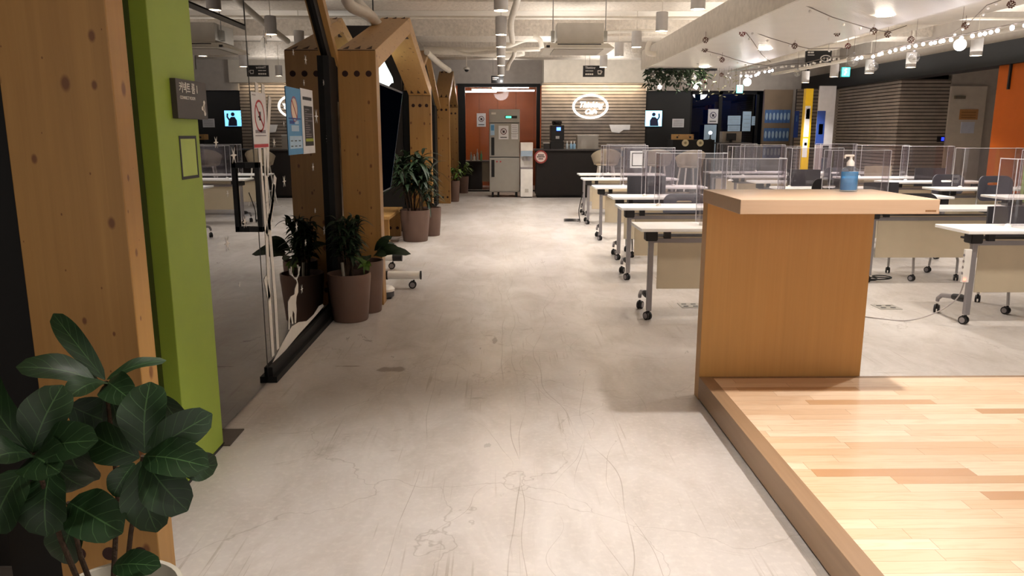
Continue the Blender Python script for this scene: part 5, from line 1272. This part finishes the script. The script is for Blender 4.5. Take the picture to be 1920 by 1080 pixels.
def f2(t, x0, x1, z0, z1, y):
    w = x1-x0; h = z1-z0; mb = MB(); mb.box(x0+w*.1, x0+w*.6, y, y+.002, z0+h*.65, z0+h*.78); mb.box(x0+w*.1, x0+w*.45, y, y+.002, z0+h*.45, z0+h*.53); mb.build('lettering', sw, t)
    MB().cyl((x0+w*.82, y+.001, z0+h*.28), (x0+w*.82, y-.001, z0+h*.28), h*.14, 10).build('icon', sw, t)
hsign('small black hanging sign before the wall above the refrigerator', 921, 944, 142, 156, 17.0, f2)
def f3(t, x0, x1, z0, z1, y):
    w = x1-x0; h = z1-z0
    mb = MB(); mb.box(x0+w*.07, x0+w*.16, y, y+.002, z0+h*.78, z0+h*.92); mb.box(x0+w*.18, x0+w*.30, y, y+.002, z0+h*.78, z0+h*.92); mb.box(x0+w*.07, x0+w*.33, y, y+.002, z0+h*.60, z0+h*.66); mb.build('small_lettering', sw, t)
    mb = MB(); cx = x0+w*.78; cz = z0+h*.34; o = [(cx+.075*math.cos(2*PI*k/16), y, cz+.045*math.sin(2*PI*k/16)) for k in range(16)]; i = [(cx+.06*math.cos(2*PI*k/16), y, cz+.032*math.sin(2*PI*k/16)) for k in range(16)]
    mb.ringshape(o, i, (0, .001, 0)); [mb.cyl((cx+s*.022, y, cz), (cx+s*.022, y+.001, cz), .013, 12) for s in (-1, 1)]; mb.build('icon', sw, t)
hsign('black hanging sign with a pale face-like icon under the ceiling raft edge', 1510, 1560, 95, 117, 10.5, f3)
for (u, v, Y, w, h, lb) in ((1387, 167, 17.0, .12, .15, 'far green exit sign on grey wall above the blue glass doors'), (1586, 135, 12.5, .12, .13, 'green exit sign hanging before the black bulkhead')):
    p = at(u, v, Y); t = thing('exit_sign', lb, 'exit sign', p)
    MB().box(p.x-w/2-.01, p.x+w/2+.01, Y, Y+.04, p.z-h/2-.01, p.z+h/2+.01).build('housing', P('teal_case', '#3aa7a0', .4), t)
    MB().box(p.x-w/2, p.x+w/2, Y-.004, Y, p.z-h/2, p.z+h/2).build('lit_panel', EM('exit_glow', '#38e0e0', 3), t)
    mb = MB(); mb.tube([(p.x-.02, Y-.006, p.z+.03), (p.x+.005, Y-.006, p.z), (p.x-.02, Y-.006, p.z-.04)], .007, 5); mb.sphere((p.x, Y-.006, p.z+.045), .01, 8); mb.build('running_figure', EM('exit_white', '#f4ffff', 4), t)
    MB().cyl((p.x, Y+.02, p.z+h/2), (p.x, Y+.02, 3.32), .004, 6).build('wire', steel, t)

# ---------------------------------------------------------------- winter garlands
twig = P('twig_brown', '#5a4636', .9)
def garland(pts, label, nb=0, bulb=True, r=.004, dec=True):
    t = thing('garland', label, 'garland', pts[0]); MB().tube(pts, r, 6).build('cord', P('cord_grey', '#6d6258', .7), t)
    total = sum((Vector(b)-Vector(a)).length for a, b in zip(pts[:-1], pts[1:])); 
    def pos(s):
        s *= total
        for a, b in zip(pts[:-1], pts[1:]):
            L_ = (Vector(b)-Vector(a)).length
            if s <= L_: return Vector(a).lerp(Vector(b), s/L_)
            s -= L_
        return Vector(pts[-1])
    for k in range(nb):
        p = pos((k+.5)/nb)+Vector((R.uniform(-.03, .03), R.uniform(-.05, .05), -.03))
        MB().sphere(p, .017 if bulb else .014, 10).build('bulb', EM('bulb_on', '#fff8ff', 9) if bulb else clamp, t, smooth=True)
    return t
hooks = [at(1310, 84, 9.9), at(1322, 66, 9.0), at(1392, 52, 7.6), at(1506, 8, 6.5)]
g1 = [at(1264, 105, 11.8), at(1290, 116, 12), at(1310, 120, 12)]
garland(g1, 'farthest thin twig garland below the left raft edge')
garland([at(1308, 84, 9.9), at(1322, 95, 10), at(1350, 102, 10.2), at(1380, 112, 10.4), at(1405, 119, 10.6), at(1450, 124, 10.8)], 'middle twig garland sagging from the left raft edge', 8, False)
garland([at(1392, 52, 8.2), at(1440, 70, 8.6), at(1490, 85, 9), at(1520, 92, 9.3), at(1580, 90, 9.4)], 'long twig garland from the raft edge toward the black sign', 5, False)
garland([at(1394, 55, 8.2), at(1412, 78, 8.8), at(1428, 102, 9.6), at(1445, 116, 10.2)], 'steep twig garland dropping toward the lit bulbs', 3, False)
garland([at(1506, 8, 6.6), at(1560, 32, 7), at(1632, 54, 7.6), at(1665, 60, 7.8), at(1700, 48, 7.6)], 'garland strung across the raft near the picture top', 6, False)
garland([at(1388, 133, 12), at(1420, 130, 11.5), at(1460, 122, 11), at(1510, 118, 10.2), at(1560, 106, 9.6), at(1612, 104, 9)], 'dense garland with clear bulbs along the right raft edge', 34, False)
garland([at(1600, 106, 9), at(1640, 100, 8.8), at(1680, 88, 8.4), at(1730, 78, 8), at(1790, 68, 7.5), at(1850, 55, 7.1), at(1925, 40, 6.6)], 'brightly lit white bulb garland sweeping to the upper right corner', 26, True)
garland([at(1390, 138, 12.3), at(1410, 140, 12), at(1430, 132, 11.7), at(1450, 128, 11.4)], 'cluster of glowing bulbs left of the black bulkhead', 10, True)
garland([at(1755, 72, 7.9), at(1780, 66, 7.7), at(1820, 40, 7.4), at(1850, 10, 7.2), at(1890, -5, 7)], 'bare twig garland climbing at the upper right', 8, False)
BBL = [(1401, 154, 12.2, .06, 'glowing glass bauble under the bulb cluster', True), (1495, 137, 10.4, .045, 'clear bauble left of the black bulkhead', False), (1638, 125, 8.9, .052, 'clear bauble before the black bulkhead middle', False), (1714, 108, 8.2, .055, 'clear bauble hanging from the bright garland', False), (1800, 84, 7.5, .055, 'bright bauble beside the nearest bulkhead lamp', True), (1224, 141, 12.7, .05, 'leftmost clear bauble in the greenery', False), (1251, 138, 12.8, .045, 'small upper bauble in the greenery', False), (1264, 141, 12.9, .045, 'upper right bauble in the greenery', False), (1280, 150, 12.7, .055, 'large clear bauble in the greenery middle', False), (1300, 145, 12.7, .055, 'clear bauble right of greenery middle', False), (1311, 144, 12.9, .04, 'small clear bauble at the greenery right', False), (1366, 145, 12.4, .05, 'clear bauble between greenery and bulb cluster', False), (1262, 149, 12.6, .05, 'lower left bauble in the greenery', False), (1600, 113, 9.1, .07, 'large clear bauble beside the second exit sign', False)]
for (u, v, Y, r, lb, on) in BBL:
    p = at(u, v, Y); t = thing('glass_bauble', lb, 'bauble', (p.x, p.y, p.z-r), group='hanging glass baubles')
    MB().sphere(p, r, 18).build('globe', EM('bauble_on', '#ffffff', 4) if on else bauble_m, t, smooth=True)
    MB().cyl((p.x, p.y, p.z+r), (p.x, p.y, p.z+r+.02), .012, 10).build('cap', steel, t); MB().cyl((p.x, p.y, p.z+r+.02), (p.x, p.y, 2.455 if p.x < 3.82 else 3.32), .0015, 5).build('string', twig, t)
    if not on: MB().sphere((p.x, p.y, p.z-r*.3), r*.28, 8).build('filling', P('filler', '#b9b4a4', .8), t, smooth=True)
for (u, v, Y, lb) in ((1323, 75, 9.0, 'dark pine cone at the left raft edge'), (1392, 62, 8.3, 'reddish dried flower at the left raft edge'), (1322, 93, 9.9, 'dark dried pod on the middle twig garland'), (1354, 112, 10.3, 'dark cone below the recessed light'), (1490, 86, 9.0, 'dark twist on the long twig garland'), (1590, 86, 9.4, 'dried red flower above the black sign'), (1638, 58, 7.7, 'dried brown flower on the near garland'), (1665, 64, 7.9, 'small brown cone right of the dried flower'), (1708, 74, 8.1, 'brown cone above the bright garland'), (1810, 48, 7.5, 'brown cone at the upper right'), (1322, 152, 12.8, 'dark red berry ball in the greenery'), (1353, 140, 12.8, 'dark maroon ball right of the greenery'), (1896, 8, 6.9, 'pale cone at the top right corner'), (1570, 62, 8.4, 'tiny twig knot on the raft underside')):
    p = at(u, v, Y); mb = MB(); n = 5
    for i in range(26):
        a = i*2.4; zz = -(.03)+.06*i/26; rr = .024*math.sin(PI*(i+1)/28)+.006
        c_ = Vector((p.x+rr*math.cos(a), p.y+rr*math.sin(a), p.z+zz)); mb.sphere(c_, .009, 6, 1, 1, .6)
    mb.tube([p+Vector((0, 0, -.02)), p+Vector((0, 0, .09))], .002, 5)
    mb.build('pine_cone', P('cone_brown' if 'red' not in lb else 'cone_red', '#5a3526' if 'red' not in lb else '#6e2c26', .9), label=lb, cat='decoration', group='cones and dried flowers on the garlands', smooth=True)
hg = thing('hanging_greenery', 'dark hanging greenery with dried sprigs below far end of ceiling raft', 'greenery', (2.85, 12.8, 2.2))
mb = MB(); mb.box(2.4, 3.5, 12.85, 12.95, 2.42, 2.45); mb.build('rail', black, hg)
sp = []
for i in range(520):
    x = R.uniform(2.36, 3.32); z = 2.44-abs(R.gauss(0, .13)); y = R.uniform(12.7, 13.05)
    an = R.uniform(0, 2*PI); el = R.uniform(-1.2, .4); d = Vector((math.cos(an)*math.cos(el), math.sin(an)*math.cos(el), math.sin(el)))
    p = Vector((x, y, max(z, 2.12))); sp.append(dict(base=p, tip=p+d*R.uniform(.06, .12), width=.03, normal=(0, -1, .3) if abs(d.y) < .8 else (0, 0, 1), n=3, shape='lance'))
leaf_obj(sp, 'foliage', palmleaf, hg)
sp = []
for i in range(60):
    x = R.uniform(3.2, 3.95); z = R.uniform(2.0, 2.42); p = Vector((x, R.uniform(12.6, 13), z)); an = R.uniform(0, 6.28); d = Vector((math.cos(an), .2, math.sin(an)*.8))
    sp.append(dict(base=p, tip=p+d*R.uniform(.03, .07), width=.018, normal=(0, -1, .3), n=3, shape='lance'))
leaf_obj(sp, 'dried_sprigs', P('sprig', '#8a8668', .8), hg, kind='stuff')
mb = MB()
for i in range(14):
    x = R.uniform(2.4, 3.8); z = R.uniform(2.0, 2.2); mb.tube([(x, 12.8, 2.45), (x+R.uniform(-.04, .04), 12.8, z)], .002, 4)
mb.build('strings', twig, hg)
# spot heads lighting the reception corner
for (u, v, Y, lb) in ((1237, 164, 13.5, 'small white spot head below the greenery, left one'), (1305, 164, 13.5, 'small white spot head below the greenery, right one')):
    p = at(u, v, Y); t = thing('spot_head', lb, 'ceiling lamp', p, group='small spot heads'); MB().cyl((p.x-.03, p.y, p.z+.02), (p.x+.02, p.y, p.z-.005), .03, 14).build('head', lampon, t, smooth=True); MB().cyl((p.x, p.y, p.z+.02), (p.x, p.y, 3.32), .006, 6).build('rod', pipem, t)
